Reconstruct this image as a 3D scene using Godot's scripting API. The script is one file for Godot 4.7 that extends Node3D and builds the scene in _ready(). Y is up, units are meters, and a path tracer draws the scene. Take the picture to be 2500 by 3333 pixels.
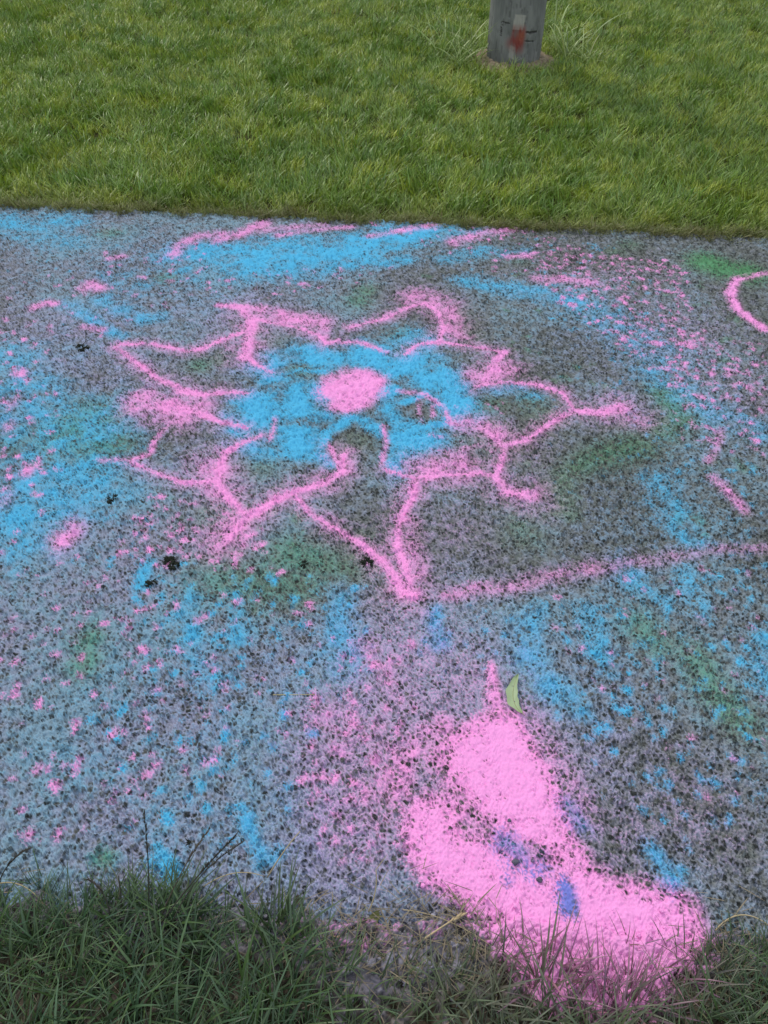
extends Node3D
# A public path of coarse asphalt dusted with pink and blue pigment, mown lawn beyond, rough verge in front.
# Units are metres. The path runs across, x to the right, -z away.

const PINK := 0
const BLUE := 1
const GREEN := 2
const FILM := 3
const POUR := 4
const CELL := 0.006
const X0 := -2.45
const Z0 := -3.85
const NX := 817
const NZ := 600

var rng := RandomNumberGenerator.new()
var chan: Array[PackedFloat32Array] = []
var n_cell := FastNoiseLite.new()
var n_value := FastNoiseLite.new()
var n_grit := FastNoiseLite.new()
var n_fine := FastNoiseLite.new()
var n_mid := FastNoiseLite.new()
var n_low := FastNoiseLite.new()
var n_edge := FastNoiseLite.new()
var coarse := false
var out_h := 0.0
var out_c := Color()
var taken := {}


func _ready() -> void:
	setup_view()
	setup_noise()
	lay_pigment()
	build_ground()
	build_path()
	build_verge_ground()
	build_pole()
	build_lawn()
	build_verge_grass()
	build_small_things()


# ---------------------------------------------------------------- camera, sky, sun
func setup_view() -> void:
	var cam := Camera3D.new()
	cam.name = "camera"
	cam.fov = 67.29
	cam.near = 0.05
	cam.far = 400.0
	cam.position = Vector3(0, 1.6, 0)
	cam.rotation_degrees = Vector3(-45.0, 0, 0)
	add_child(cam)
	cam.current = true
	var sky_mat := ProceduralSkyMaterial.new()
	sky_mat.sky_top_color = Color(0.90, 0.93, 0.97)
	sky_mat.sky_horizon_color = Color(0.80, 0.84, 0.88)
	sky_mat.sky_curve = 0.2
	sky_mat.ground_bottom_color = Color(0.16, 0.19, 0.10)
	sky_mat.ground_horizon_color = Color(0.42, 0.46, 0.40)
	var sky := Sky.new()
	sky.sky_material = sky_mat
	var env := Environment.new()
	env.background_mode = Environment.BG_SKY
	env.sky = sky
	env.background_energy_multiplier = 0.80
	env.tonemap_mode = Environment.TONE_MAPPER_LINEAR
	env.tonemap_exposure = 1.26
	env.sdfgi_enabled = true
	env.ssao_enabled = true
	env.ssil_enabled = true
	var we := WorldEnvironment.new()
	we.name = "world_environment"
	we.environment = env
	add_child(we)
	var sun := DirectionalLight3D.new()
	sun.name = "sun"
	sun.light_energy = 0.5
	sun.light_angular_distance = 14.0
	sun.light_color = Color(1.0, 0.97, 0.92)
	sun.shadow_enabled = true
	sun.rotation_degrees = Vector3(-44, -148, 0)
	add_child(sun)


func setup_noise() -> void:
	rng.seed = 20240611
	for n in [n_cell, n_value]:
		n.noise_type = FastNoiseLite.TYPE_CELLULAR
		n.seed = 7
		n.frequency = 1.0 / 0.0112
		n.cellular_jitter = 1.0
		n.fractal_type = FastNoiseLite.FRACTAL_NONE
		n.domain_warp_enabled = true
		n.domain_warp_type = FastNoiseLite.DOMAIN_WARP_SIMPLEX
		n.domain_warp_frequency = 1.0 / 0.016
		n.domain_warp_amplitude = 0.006
		n.domain_warp_fractal_type = FastNoiseLite.DOMAIN_WARP_FRACTAL_NONE
	n_cell.cellular_return_type = FastNoiseLite.RETURN_DISTANCE2_SUB
	n_value.cellular_return_type = FastNoiseLite.RETURN_CELL_VALUE
	n_grit.noise_type = FastNoiseLite.TYPE_CELLULAR
	n_grit.seed = 19
	n_grit.frequency = 1.0 / 0.0068
	n_grit.cellular_jitter = 1.0
	n_grit.fractal_type = FastNoiseLite.FRACTAL_NONE
	n_grit.cellular_return_type = FastNoiseLite.RETURN_DISTANCE2_SUB
	plain(n_fine, 11, 0.0075, 2)
	plain(n_mid, 23, 0.045, 2)
	plain(n_low, 31, 0.55, 3)
	plain(n_edge, 47, 0.12, 3)


func plain(n: FastNoiseLite, sd: int, size: float, oct: int) -> void:
	n.noise_type = FastNoiseLite.TYPE_SIMPLEX
	n.seed = sd
	n.frequency = 1.0 / size
	n.fractal_type = FastNoiseLite.FRACTAL_FBM
	n.fractal_octaves = oct


# ---------------------------------------------------------------- helpers
func numbered(called: String) -> String:
	if not taken.has(called):
		taken[called] = 0
		return called
	taken[called] += 1
	return "%s_%03d" % [called, taken[called]]


func tag(o: Node, label: String, category: String, group := "") -> void:
	o.set_meta("label", label)
	o.set_meta("category", category)
	if group != "":
		o.set_meta("group", group)


func obj(called: String, mesh: Mesh, m: Material, parent: Node = null) -> MeshInstance3D:
	var o := MeshInstance3D.new()
	o.mesh = mesh
	if m:
		o.material_override = m
	if parent == null:
		o.name = numbered(called)
		add_child(o)
	else:
		o.name = called
		parent.add_child(o, true)
	return o


func vertex_material(rough: float, spec := 0.3) -> StandardMaterial3D:
	var m := StandardMaterial3D.new()
	m.vertex_color_use_as_albedo = true
	m.roughness = rough
	m.metallic_specular = spec
	m.cull_mode = BaseMaterial3D.CULL_DISABLED
	return m


func plain_material(c: Color, rough: float, spec := 0.3) -> StandardMaterial3D:
	var m := StandardMaterial3D.new()
	m.albedo_color = c.linear_to_srgb()
	m.roughness = rough
	m.metallic_specular = spec
	m.cull_mode = BaseMaterial3D.CULL_DISABLED
	return m


func grid_mesh(pos: PackedVector3Array, col: PackedColorArray, nu: int, nv: int, into: ArrayMesh = null) -> ArrayMesh:
	# a sheet of nu x nv points; normals from the neighbours
	var nor := PackedVector3Array()
	nor.resize(nu * nv)
	for j in nv:
		var jm := maxi(j - 1, 0) * nu
		var jp := mini(j + 1, nv - 1) * nu
		for i in nu:
			var a := pos[j * nu + mini(i + 1, nu - 1)] - pos[j * nu + maxi(i - 1, 0)]
			var b := pos[jp + i] - pos[jm + i]
			var n := a.cross(b).normalized()
			if n.y < 0.0:
				n = -n
			nor[j * nu + i] = n
	var idx := PackedInt32Array()
	idx.resize((nu - 1) * (nv - 1) * 6)
	var k := 0
	var mid := (nv / 2) * nu + nu / 2
	var turned := (pos[mid + nu] - pos[mid]).cross(pos[mid + 1] - pos[mid]).dot(nor[mid]) > 0.0
	var e1 := 1 if turned else nu
	var e2 := nu if turned else 1
	for j in nv - 1:
		for i in nu - 1:
			var p := j * nu + i
			idx[k] = p
			idx[k + 1] = p + e1
			idx[k + 2] = p + e2
			idx[k + 3] = p + e2
			idx[k + 4] = p + e1
			idx[k + 5] = p + nu + 1
			k += 6
	var arr := []
	arr.resize(Mesh.ARRAY_MAX)
	arr[Mesh.ARRAY_VERTEX] = pos
	arr[Mesh.ARRAY_NORMAL] = nor
	arr[Mesh.ARRAY_COLOR] = col
	arr[Mesh.ARRAY_INDEX] = idx
	var am := into if into else ArrayMesh.new()
	am.add_surface_from_arrays(Mesh.PRIMITIVE_TRIANGLES, arr)
	return am


# ---------------------------------------------------------------- pigment on the path, laid out in ground metres
func put(c: int, i: int, j: int, v: float) -> void:
	if i >= 0 and j >= 0 and i < NX and j < NZ:
		var k := j * NX + i
		if chan[c][k] < v:
			chan[c][k] = v


func stroke(c: int, p: Array, s0: float, s1: float, strength: float) -> void:
	# a line of powder along p (x, z, x, z ...), its spread going from s0 to s1
	var total := p.size() / 2 - 1
	var a := chan[c]
	for q in total:
		var ax: float = p[q * 2]
		var az: float = p[q * 2 + 1]
		var bx: float = p[q * 2 + 2]
		var bz: float = p[q * 2 + 3]
		var sa := lerpf(s0, s1, float(q) / total)
		var sb := lerpf(s0, s1, float(q + 1) / total)
		var r := maxf(sa, sb) * 2.4
		var i0 := maxi(int((minf(ax, bx) - r - X0) / CELL), 0)
		var i1 := mini(int((maxf(ax, bx) + r - X0) / CELL) + 1, NX - 1)
		var j0 := maxi(int((minf(az, bz) - r - Z0) / CELL), 0)
		var j1 := mini(int((maxf(az, bz) + r - Z0) / CELL) + 1, NZ - 1)
		var dx := bx - ax
		var dz := bz - az
		var len2 := maxf(dx * dx + dz * dz, 1e-8)
		for j in range(j0, j1 + 1):
			var z := Z0 + j * CELL
			for i in range(i0, i1 + 1):
				var x := X0 + i * CELL
				var t := clampf(((x - ax) * dx + (z - az) * dz) / len2, 0.0, 1.0)
				var ex := x - ax - dx * t
				var ez := z - az - dz * t
				var s := lerpf(sa, sb, t)
				var v := strength * exp(-(ex * ex + ez * ez) / (2.0 * s * s))
				var k := j * NX + i
				if a[k] < v:
					a[k] = v
	chan[c] = a
	if c == PINK and strength > 0.79 and s0 < 0.05:
		stroke(c, p, s0 * 3.2 + 0.012, s1 * 3.0 + 0.012, strength * 0.46)


func blob(c: int, p: Array, rx: float, rz: float, strength: float, hard := 1.0) -> void:
	var a := chan[c]
	for q in p.size() / 2:
		var cx: float = p[q * 2]
		var cz: float = p[q * 2 + 1]
		var i0 := maxi(int((cx - rx * 1.6 - X0) / CELL), 0)
		var i1 := mini(int((cx + rx * 1.6 - X0) / CELL) + 1, NX - 1)
		var j0 := maxi(int((cz - rz * 1.6 - Z0) / CELL), 0)
		var j1 := mini(int((cz + rz * 1.6 - Z0) / CELL) + 1, NZ - 1)
		for j in range(j0, j1 + 1):
			var ez := (Z0 + j * CELL - cz) / rz
			for i in range(i0, i1 + 1):
				var ex := (X0 + i * CELL - cx) / rx
				var d := ex * ex + ez * ez
				if d < 2.5:
					var v := strength * exp(-pow(d, hard) * 1.2)
					var k := j * NX + i
					if a[k] < v:
						a[k] = v
	chan[c] = a


func fill(c: int, p: Array, soft: float, strength: float) -> void:
	# an area inside the outline p, thinning out over soft metres
	var poly := PackedVector2Array()
	var lo := Vector2(1e9, 1e9)
	var hi := -lo
	for q in p.size() / 2:
		var v := Vector2(p[q * 2], p[q * 2 + 1])
		poly.append(v)
		lo = lo.min(v)
		hi = hi.max(v)
	var a := chan[c]
	var cnt := poly.size()
	for j in range(maxi(int((lo.y - soft - Z0) / CELL), 0), mini(int((hi.y + soft - Z0) / CELL) + 1, NZ)):
		for i in range(maxi(int((lo.x - soft - X0) / CELL), 0), mini(int((hi.x + soft - X0) / CELL) + 1, NX)):
			var at := Vector2(X0 + i * CELL, Z0 + j * CELL)
			var d := 1e9
			for q in cnt:
				d = minf(d, at.distance_squared_to(Geometry2D.get_closest_point_to_segment(at, poly[q], poly[(q + 1) % cnt])))
			d = sqrt(d)
			if Geometry2D.is_point_in_polygon(at, poly):
				d = -d
			var v := strength * smoothstep(soft, -soft, d)
			var k := j * NX + i
			if a[k] < v:
				a[k] = v
	chan[c] = a


func thin(c: int, p: Array, rx: float, rz: float, left: float) -> void:
	# powder scuffed away: less of channel c around these points
	var a := chan[c]
	for q in p.size() / 2:
		var cx: float = p[q * 2]
		var cz: float = p[q * 2 + 1]
		for j in range(maxi(int((cz - rz * 1.8 - Z0) / CELL), 0), mini(int((cz + rz * 1.8 - Z0) / CELL) + 1, NZ)):
			for i in range(maxi(int((cx - rx * 1.8 - X0) / CELL), 0), mini(int((cx + rx * 1.8 - X0) / CELL) + 1, NX)):
				var ex := (X0 + i * CELL - cx) / rx
				var ez := (Z0 + j * CELL - cz) / rz
				a[j * NX + i] *= lerpf(1.0, left, exp(-pow(ex * ex + ez * ez, 1.5)))
	chan[c] = a


func spatter(c: int, p: Array, count: int, r0: float, r1: float, strength: float) -> void:
	# count thrown flecks inside the outline p
	var poly := PackedVector2Array()
	var lo := Vector2(1e9, 1e9)
	var hi := -lo
	for q in p.size() / 2:
		var v := Vector2(p[q * 2], p[q * 2 + 1])
		poly.append(v)
		lo = lo.min(v)
		hi = hi.max(v)
	var made := 0
	var tries := 0
	while made < count and tries < count * 20:
		tries += 1
		var at := Vector2(rng.randf_range(lo.x, hi.x), rng.randf_range(lo.y, hi.y))
		if not Geometry2D.is_point_in_polygon(at, poly):
			continue
		made += 1
		var r := lerpf(r0, r1, pow(rng.randf(), 2.0))
		for s in 1 + int(rng.randf() * 3.0):
			var off := Vector2.from_angle(rng.randf() * TAU) * r * rng.randf_range(0.4, 1.5) * (0.0 if s == 0 else 1.0)
			blob(c, [at.x + off.x, at.y + off.y], r * rng.randf_range(0.6, 1.1), r * rng.randf_range(0.6, 1.3), strength * rng.randf_range(0.7, 1.1), 1.3)


func lay_pigment() -> void:
	for c in 5:
		var a := PackedFloat32Array()
		a.resize(NX * NZ)
		chan.append(a)
	# dust film: heavier on the near and left part, thin on the far right
	blob(FILM, [-0.581, -0.757, -0.829, -1.265, -0.124, -0.657, -0.031, -0.867], 0.75, 0.65, 0.32)
	blob(FILM, [0.136, -1.051, -0.363, -0.987], 0.50, 0.45, 0.26)
	blob(FILM, [-1.277, -3.166, -1.387, -2.635, -0.645, -3.001], 1.0, 0.8, 0.20)
	blob(FILM, [0.499, -1.190, 0.738, -0.987, 0.989, -2.473], 0.45, 0.5, 0.10)
	# --- blue powder
	blob(BLUE, [-0.386, -2.351, -0.256, -2.426], 0.17, 0.13, 0.80)
	blob(BLUE, [-0.051, -2.426, 0.069, -2.396, 0.123, -2.504], 0.15, 0.13, 0.72)
	blob(BLUE, [-0.428, -2.130, -0.330, -2.104, -0.448, -2.040], 0.13, 0.12, 0.86)
	blob(BLUE, [-0.305, -2.183, -0.201, -2.040], 0.10, 0.10, 0.80)
	blob(BLUE, [0.168, -2.322, 0.250, -2.183, 0.251, -2.078], 0.10, 0.14, 0.80)
	blob(BLUE, [0.032, -2.053, 0.077, -1.979, 0.144, -1.932], 0.10, 0.10, 0.75)
	blob(BLUE, [0.059, -1.851, 0.105, -1.908], 0.09, 0.09, 0.72)
	blob(BLUE, [-0.284, -1.920, -0.207, -1.885, -0.347, -1.955], 0.12, 0.09, 0.70)
	blob(BLUE, [0.044, -1.796, 0.015, -1.840], 0.05, 0.10, 0.60)
	stroke(BLUE, [-0.170, -2.040, -0.212, -1.979, -0.206, -1.874, -0.188, -1.818], 0.030, 0.030, 0.68)
	stroke(BLUE, [-0.092, -2.040, -0.015, -2.053, 0.065, -2.156], 0.035, 0.03, 0.75)
	stroke(BLUE, [-0.451, -2.337, -0.336, -2.357, -0.218, -2.351], 0.02, 0.02, 0.8)
	stroke(BLUE, [0.339, -2.183, 0.439, -2.215, 0.516, -2.183], 0.03, 0.04, 0.55)
	stroke(BLUE, [-0.492, -1.908, -0.396, -1.851, -0.278, -1.851], 0.03, 0.03, 0.55)
	blob(BLUE, [-0.383, -2.322, -0.237, -2.396, -0.050, -2.411, 0.085, -2.366, 0.182, -2.265, 0.223, -2.130, -0.426, -2.117, -0.300, -2.117, 0.092, -1.955, -0.270, -1.932], 0.12, 0.11, 1.12)
	blob(BLUE, [-0.225, -2.183, -0.108, -2.040, 0.017, -2.183, 0.018, -2.322], 0.09, 0.08, 1.1)
	thin(BLUE, [-0.105, -1.943], 0.10, 0.16, 0.15)
	thin(BLUE, [-0.316, -2.322], 0.10, 0.045, 0.35)
	thin(BLUE, [-0.409, -2.585], 0.10, 0.08, 0.1)
	thin(BLUE, [0.119, -2.104], 0.075, 0.09, 0.25)
	stroke(BLUE, [-0.115, -2.040, -0.189, -1.967, -0.206, -1.874, -0.170, -1.807], 0.022, 0.020, 0.85)
	stroke(BLUE, [-0.092, -2.045, -0.022, -1.991, 0.046, -1.908, 0.030, -1.807], 0.022, 0.028, 0.85)
	stroke(BLUE, [0.064, -2.130, 0.146, -2.183, 0.230, -2.117, 0.208, -2.016, 0.107, -1.979], 0.016, 0.016, 0.90)
	stroke(BLUE, [-0.379, -2.279, -0.300, -2.322, -0.215, -2.305], 0.012, 0.012, 0.85)
	stroke(BLUE, [-0.502, -1.979, -0.398, -1.874, -0.277, -1.840, -0.190, -1.851], 0.022, 0.025, 0.75)
	# far band
	stroke(BLUE, [-0.910, -3.209, -0.719, -3.231, -0.553, -3.218, -0.390, -3.231], 0.10, 0.16, 0.72)
	stroke(BLUE, [-0.547, -3.166, -0.364, -3.166, -0.184, -3.231, 0.043, -3.366, 0.216, -3.461], 0.17, 0.10, 0.80)
	stroke(BLUE, [-0.457, -3.082, -0.219, -3.103, 0.001, -3.145, 0.102, -3.166], 0.07, 0.05, 0.62)
	stroke(BLUE, [0.237, -3.437, 0.364, -3.413, 0.451, -3.437], 0.05, 0.04, 0.50)
	stroke(BLUE, [0.265, -3.166, 0.453, -3.231, 0.618, -3.231], 0.06, 0.05, 0.50)
	stroke(BLUE, [0.332, -2.981, 0.480, -2.904, 0.628, -2.866, 0.767, -2.792], 0.05, 0.06, 0.60)
	stroke(BLUE, [0.767, -2.792, 0.862, -2.703, 0.923, -2.568, 1.016, -2.442], 0.10, 0.13, 0.45)
	stroke(BLUE, [-1.812, -3.534, -1.665, -3.485, -1.485, -3.534], 0.12, 0.10, 0.55)
	stroke(BLUE, [-1.642, -3.413, -1.402, -3.320], 0.14, 0.10, 0.40)
	stroke(BLUE, [-1.265, -2.774, -1.143, -2.669, -1.002, -2.536], 0.04, 0.03, 0.62)
	stroke(BLUE, [-1.125, -2.810, -0.962, -2.669, -0.893, -2.686], 0.06, 0.05, 0.55)
	blob(BLUE, [-1.019, -2.923, -0.802, -3.001, -1.135, -3.001], 0.16, 0.16, 0.42)
	blob(BLUE, [-0.856, -3.082, -0.611, -3.041], 0.20, 0.16, 0.50)
	# left wash
	blob(BLUE, [-1.051, -1.932, -0.974, -1.979, -1.196, -2.053], 0.30, 0.34, 0.54)
	blob(BLUE, [-1.008, -1.691, -0.935, -1.732, -1.045, -1.592], 0.26, 0.28, 0.62)
	blob(BLUE, [-0.871, -1.651, -1.141, -1.796], 0.12, 0.18, 0.50)
	blob(BLUE, [-1.257, -2.237, -1.371, -2.381], 0.18, 0.20, 0.55)
	blob(GREEN, [-0.972, -2.028, -1.020, -1.979, -0.901, -1.932], 0.17, 0.20, 0.62)
	# streaks thrown down towards the near side
	stroke(BLUE, [-0.514, -1.281, -0.515, -1.220, -0.487, -1.161], 0.025, 0.035, 0.62)
	stroke(BLUE, [-0.383, -1.265, -0.381, -1.205, -0.362, -1.147], 0.022, 0.03, 0.60)
	stroke(BLUE, [-0.651, -1.403, -0.653, -1.353, -0.658, -1.321], 0.022, 0.02, 0.75)
	stroke(BLUE, [-0.116, -1.281, -0.107, -1.205, -0.121, -1.119, -0.102, -1.078], 0.045, 0.05, 0.52)
	stroke(BLUE, [-0.474, -1.119, -0.439, -1.051, -0.400, -1.012], 0.06, 0.05, 0.42)
	stroke(BLUE, [0.133, -1.235, 0.125, -1.190, 0.140, -1.133], 0.02, 0.025, 0.58)
	stroke(BLUE, [0.398, -1.227, 0.363, -1.147, 0.367, -1.091], 0.035, 0.05, 0.52)
	stroke(BLUE, [0.531, -1.235, 0.533, -1.119, 0.545, -1.064], 0.035, 0.035, 0.55)
	stroke(BLUE, [0.390, -1.012, 0.439, -0.974, 0.465, -0.937], 0.035, 0.03, 0.60)
	stroke(BLUE, [0.661, -1.386, 0.674, -1.329, 0.724, -1.281], 0.05, 0.04, 0.52)
	stroke(BLUE, [0.817, -1.353, 0.822, -1.281, 0.821, -1.235], 0.03, 0.03, 0.50)
	stroke(BLUE, [0.852, -1.732, 0.848, -1.612, 0.858, -1.499], 0.07, 0.06, 0.48)
	stroke(BLUE, [0.959, -2.351, 1.031, -2.183, 1.120, -2.053, 1.234, -1.979], 0.09, 0.08, 0.45)
	stroke(BLUE, [0.548, -0.620, 0.567, -0.583, 0.573, -0.570], 0.018, 0.022, 0.85)
	stroke(BLUE, [-0.456, -0.610, -0.427, -0.583], 0.02, 0.022, 0.80)
	stroke(BLUE, [-0.287, -0.686, -0.272, -0.648, -0.255, -0.620], 0.018, 0.018, 0.80)
	stroke(BLUE, [-0.247, -0.592, -0.207, -0.620], 0.016, 0.014, 0.55)
	stroke(BLUE, [0.395, -0.716, 0.415, -0.667], 0.02, 0.02, 0.5)
	stroke(BLUE, [0.959, -1.147, 0.919, -1.064, 0.918, -1.012], 0.03, 0.03, 0.6)
	# --- green
	blob(GREEN, [1.455, -3.082, 1.408, -3.124, 1.542, -3.041], 0.12, 0.12, 0.95)
	blob(GREEN, [1.106, -3.298, 1.029, -3.231, 0.589, -3.166], 0.09, 0.08, 0.42)
	stroke(GREEN, [0.967, -2.183, 0.996, -2.053, 0.915, -1.979], 0.06, 0.06, 0.60)
	stroke(GREEN, [0.822, -1.908, 0.691, -1.851, 0.561, -1.775, 0.533, -1.691, 0.544, -1.592], 0.07, 0.035, 0.52)
	stroke(GREEN, [-0.270, -1.429, -0.191, -1.403, -0.088, -1.386], 0.08, 0.07, 0.48)
	stroke(GREEN, [-0.440, -1.361, -0.336, -1.329, -0.222, -1.313], 0.10, 0.08, 0.48)
	blob(GREEN, [-0.164, -1.378, -0.237, -1.345, 0.025, -1.313], 0.11, 0.11, 0.36)
	blob(GREEN, [-0.672, -2.351, -0.609, -2.381, -0.514, -2.568, -0.919, -3.001], 0.07, 0.07, 0.50)
	blob(GREEN, [-0.102, -2.810, -0.075, -2.885, 0.294, -2.703, 0.320, -2.568], 0.08, 0.09, 0.46)
	blob(GREEN, [0.072, -2.552, 0.366, -2.130, 0.512, -2.156, -0.316, -2.322], 0.10, 0.08, 0.40)
	blob(GREEN, [-0.417, -2.488, -0.389, -1.796, -0.089, -1.908], 0.09, 0.10, 0.35)
	blob(GREEN, [0.545, -2.053, 0.318, -1.955, 0.399, -1.517], 0.12, 0.12, 0.38)
	blob(GREEN, [-0.740, -1.140, -0.734, -1.078], 0.06, 0.08, 0.50)
	blob(GREEN, [-0.567, -0.606], 0.035, 0.03, 0.62)
	stroke(GREEN, [0.768, -1.091, 0.786, -0.999, 0.824, -0.913], 0.05, 0.05, 0.45)
	stroke(GREEN, [0.654, -1.190, 0.687, -1.133], 0.05, 0.05, 0.45)
	blob(GREEN, [-1.258, -3.413, -0.583, -3.485], 0.10, 0.07, 0.40)
	blob(GREEN, [-1.194, -1.908, -0.475, -1.592], 0.14, 0.13, 0.36)
	# --- pink powder: the flower
	fill(PINK, [-0.231, -2.183, -0.213, -2.271, -0.141, -2.322, -0.049, -2.322, 0.004, -2.279, 0.004, -2.183, -0.047, -2.109, -0.124, -2.071, -0.185, -2.091], 0.05, 1.0)
	stroke(PINK, [-0.669, -2.774, -0.593, -2.760, -0.498, -2.745], 0.012, 0.03, 0.75)
	stroke(PINK, [-0.561, -2.731, -0.517, -2.669, -0.510, -2.536, -0.511, -2.411], 0.02239, 0.02558, 0.92)
	stroke(PINK, [-0.505, -2.426, -0.475, -2.366, -0.398, -2.305], 0.01407, 0.006396, 0.85)
	fill(PINK, [-0.574, -2.760, -0.387, -2.738, -0.255, -2.703, -0.201, -2.635, -0.188, -2.520, -0.226, -2.498, -0.303, -2.595, -0.414, -2.641, -0.517, -2.669], 0.035, 0.55)
	stroke(PINK, [-0.517, -2.669, -0.414, -2.635, -0.321, -2.601, -0.246, -2.552, -0.217, -2.498, -0.174, -2.520], 0.008315, 0.01151, 0.92)
	stroke(PINK, [-0.191, -2.498, -0.095, -2.510, 0.009, -2.435], 0.012, 0.012, 0.66)
	stroke(PINK, [-0.999, -2.488, -0.869, -2.488, -0.739, -2.442, -0.672, -2.457, -0.613, -2.520, -0.540, -2.568], 0.006396, 0.01279, 0.88)
	stroke(PINK, [-1.004, -2.473, -0.892, -2.357, -0.806, -2.271, -0.694, -2.196], 0.007675, 0.01407, 0.9)
	stroke(PINK, [-0.710, -2.196, -0.625, -2.169, -0.547, -2.188, -0.474, -2.183], 0.01919, 0.006396, 0.9)
	stroke(PINK, [-0.826, -2.135, -0.757, -2.109, -0.675, -2.091, -0.632, -2.117], 0.065, 0.055, 0.70)
	stroke(PINK, [-0.698, -2.091, -0.657, -2.078], 0.01919, 0.01919, 0.85)
	stroke(PINK, [-0.623, -2.065, -0.538, -2.016, -0.449, -1.986], 0.01791, 0.005756, 0.85)
	stroke(PINK, [-0.708, -2.023, -0.743, -1.932, -0.743, -1.863, -0.789, -1.836, -0.889, -1.829], 0.009, 0.011, 0.68)
	stroke(PINK, [-0.792, -1.818, -0.684, -1.753, -0.607, -1.722, -0.551, -1.726, -0.503, -1.732], 0.006396, 0.01151, 0.8)
	stroke(PINK, [-0.400, -1.950, -0.469, -1.901, -0.505, -1.863, -0.509, -1.796, -0.510, -1.732], 0.006396, 0.02239, 0.88)
	stroke(PINK, [-0.510, -1.732, -0.471, -1.661, -0.414, -1.596], 0.02047, 0.01279, 0.9)
	stroke(PINK, [-0.534, -1.753, -0.507, -1.712], 0.06, 0.05, 0.45)
	stroke(PINK, [-0.175, -1.904, -0.153, -1.840, -0.137, -1.807], 0.006396, 0.01279, 0.8)
	stroke(PINK, [-0.129, -1.851, -0.131, -1.775, -0.183, -1.722, -0.265, -1.685], 0.01279, 0.01407, 0.95)
	stroke(PINK, [-0.265, -1.685, -0.330, -1.641, -0.392, -1.583, -0.441, -1.499], 0.01279, 0.02175, 0.95)
	stroke(PINK, [-0.131, -1.829, -0.121, -1.775], 0.035, 0.03, 0.6)
	stroke(PINK, [-0.392, -1.583, -0.448, -1.499], 0.045, 0.07, 0.62)
	stroke(PINK, [-0.263, -1.661, -0.217, -1.592, -0.146, -1.536, -0.065, -1.472], 0.007675, 0.009594, 0.85)
	stroke(PINK, [-0.065, -1.472, 0.001, -1.403, 0.056, -1.297], 0.01023, 0.01919, 0.92)
	stroke(PINK, [0.100, -1.732, 0.084, -1.651, 0.048, -1.573, 0.037, -1.472], 0.01599, 0.007675, 0.9)
	stroke(PINK, [0.037, -1.472, 0.058, -1.378, 0.077, -1.281], 0.01279, 0.01791, 0.9)
	stroke(PINK, [0.068, -1.554, 0.084, -1.429, 0.093, -1.281], 0.04, 0.03, 0.52)
	stroke(PINK, [0.008, -1.779, 0.100, -1.743, 0.186, -1.758, 0.302, -1.770, 0.343, -1.753], 0.006396, 0.01279, 0.9)
	fill(PINK, [0.093, -1.753, 0.145, -1.801, 0.210, -1.792, 0.222, -1.758, 0.156, -1.722, 0.106, -1.687], 0.05, 0.85)
	stroke(PINK, [0.343, -1.753, 0.365, -1.691, 0.446, -1.667], 0.01407, 0.02686, 0.82)
	stroke(PINK, [0.343, -1.753, 0.372, -1.818, 0.388, -1.897], 0.007675, 0.008954, 0.88)
	stroke(PINK, [0.388, -1.897, 0.335, -1.974, 0.216, -2.016], 0.02, 0.012, 0.7)
	stroke(PINK, [0.374, -1.908, 0.313, -1.897, 0.230, -1.874], 0.016, 0.014, 0.42)
	stroke(PINK, [0.388, -1.897, 0.467, -1.932, 0.555, -2.016, 0.634, -2.073], 0.008954, 0.01023, 0.9)
	stroke(PINK, [0.635, -2.078, 0.719, -2.071, 0.810, -2.093], 0.01151, 0.02686, 0.88)
	stroke(PINK, [0.768, -2.078, 0.868, -2.040], 0.06, 0.07, 0.4)
	stroke(PINK, [0.643, -2.083, 0.621, -2.183, 0.524, -2.243, 0.411, -2.251, 0.326, -2.224], 0.007036, 0.01023, 0.88)
	fill(PINK, [0.307, -2.229, 0.358, -2.299, 0.388, -2.357, 0.428, -2.337, 0.427, -2.251], 0.03, 0.85)
	stroke(PINK, [0.374, -2.294, 0.417, -2.396, 0.451, -2.435], 0.01919, 0.008954, 0.9)
	stroke(PINK, [0.450, -2.429, 0.381, -2.460, 0.296, -2.485, 0.210, -2.501, 0.132, -2.494, 0.080, -2.423], 0.007675, 0.007675, 0.9)
	stroke(PINK, [0.207, -2.498, 0.231, -2.618, 0.213, -2.731, 0.160, -2.792, 0.094, -2.760, 0.010, -2.676, -0.133, -2.608], 0.01151, 0.006396, 0.92)
	fill(PINK, [0.094, -2.774, 0.115, -2.877, 0.174, -2.908, 0.247, -2.847, 0.294, -2.703, 0.274, -2.536, 0.224, -2.504, 0.239, -2.635, 0.214, -2.745, 0.160, -2.803], 0.07, 0.46)
	stroke(PINK, [0.094, -2.792, 0.162, -2.847], 0.03, 0.03, 0.55)
	stroke(PINK, [0.049, -2.196, 0.145, -2.175, 0.206, -2.104, 0.221, -2.023], 0.01, 0.009, 0.66)
	stroke(PINK, [0.121, -2.151, 0.122, -2.065], 0.007, 0.007, 0.6)
	stroke(PINK, [0.167, -2.109, 0.166, -2.053], 0.007, 0.007, 0.62)
	stroke(PINK, [0.001, -2.003, 0.010, -1.897, -0.007, -1.807], 0.008, 0.008, 0.66)
	stroke(PINK, [-0.363, -2.040, -0.362, -1.979, -0.371, -1.920], 0.008, 0.007, 0.7)
	# other pink drawing
	stroke(PINK, [-0.930, -3.209, -0.916, -3.298, -0.847, -3.380, -0.746, -3.413], 0.03, 0.03, 0.6)
	stroke(PINK, [-0.756, -3.343, -0.660, -3.413, -0.564, -3.510], 0.03, 0.04, 0.62)
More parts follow.
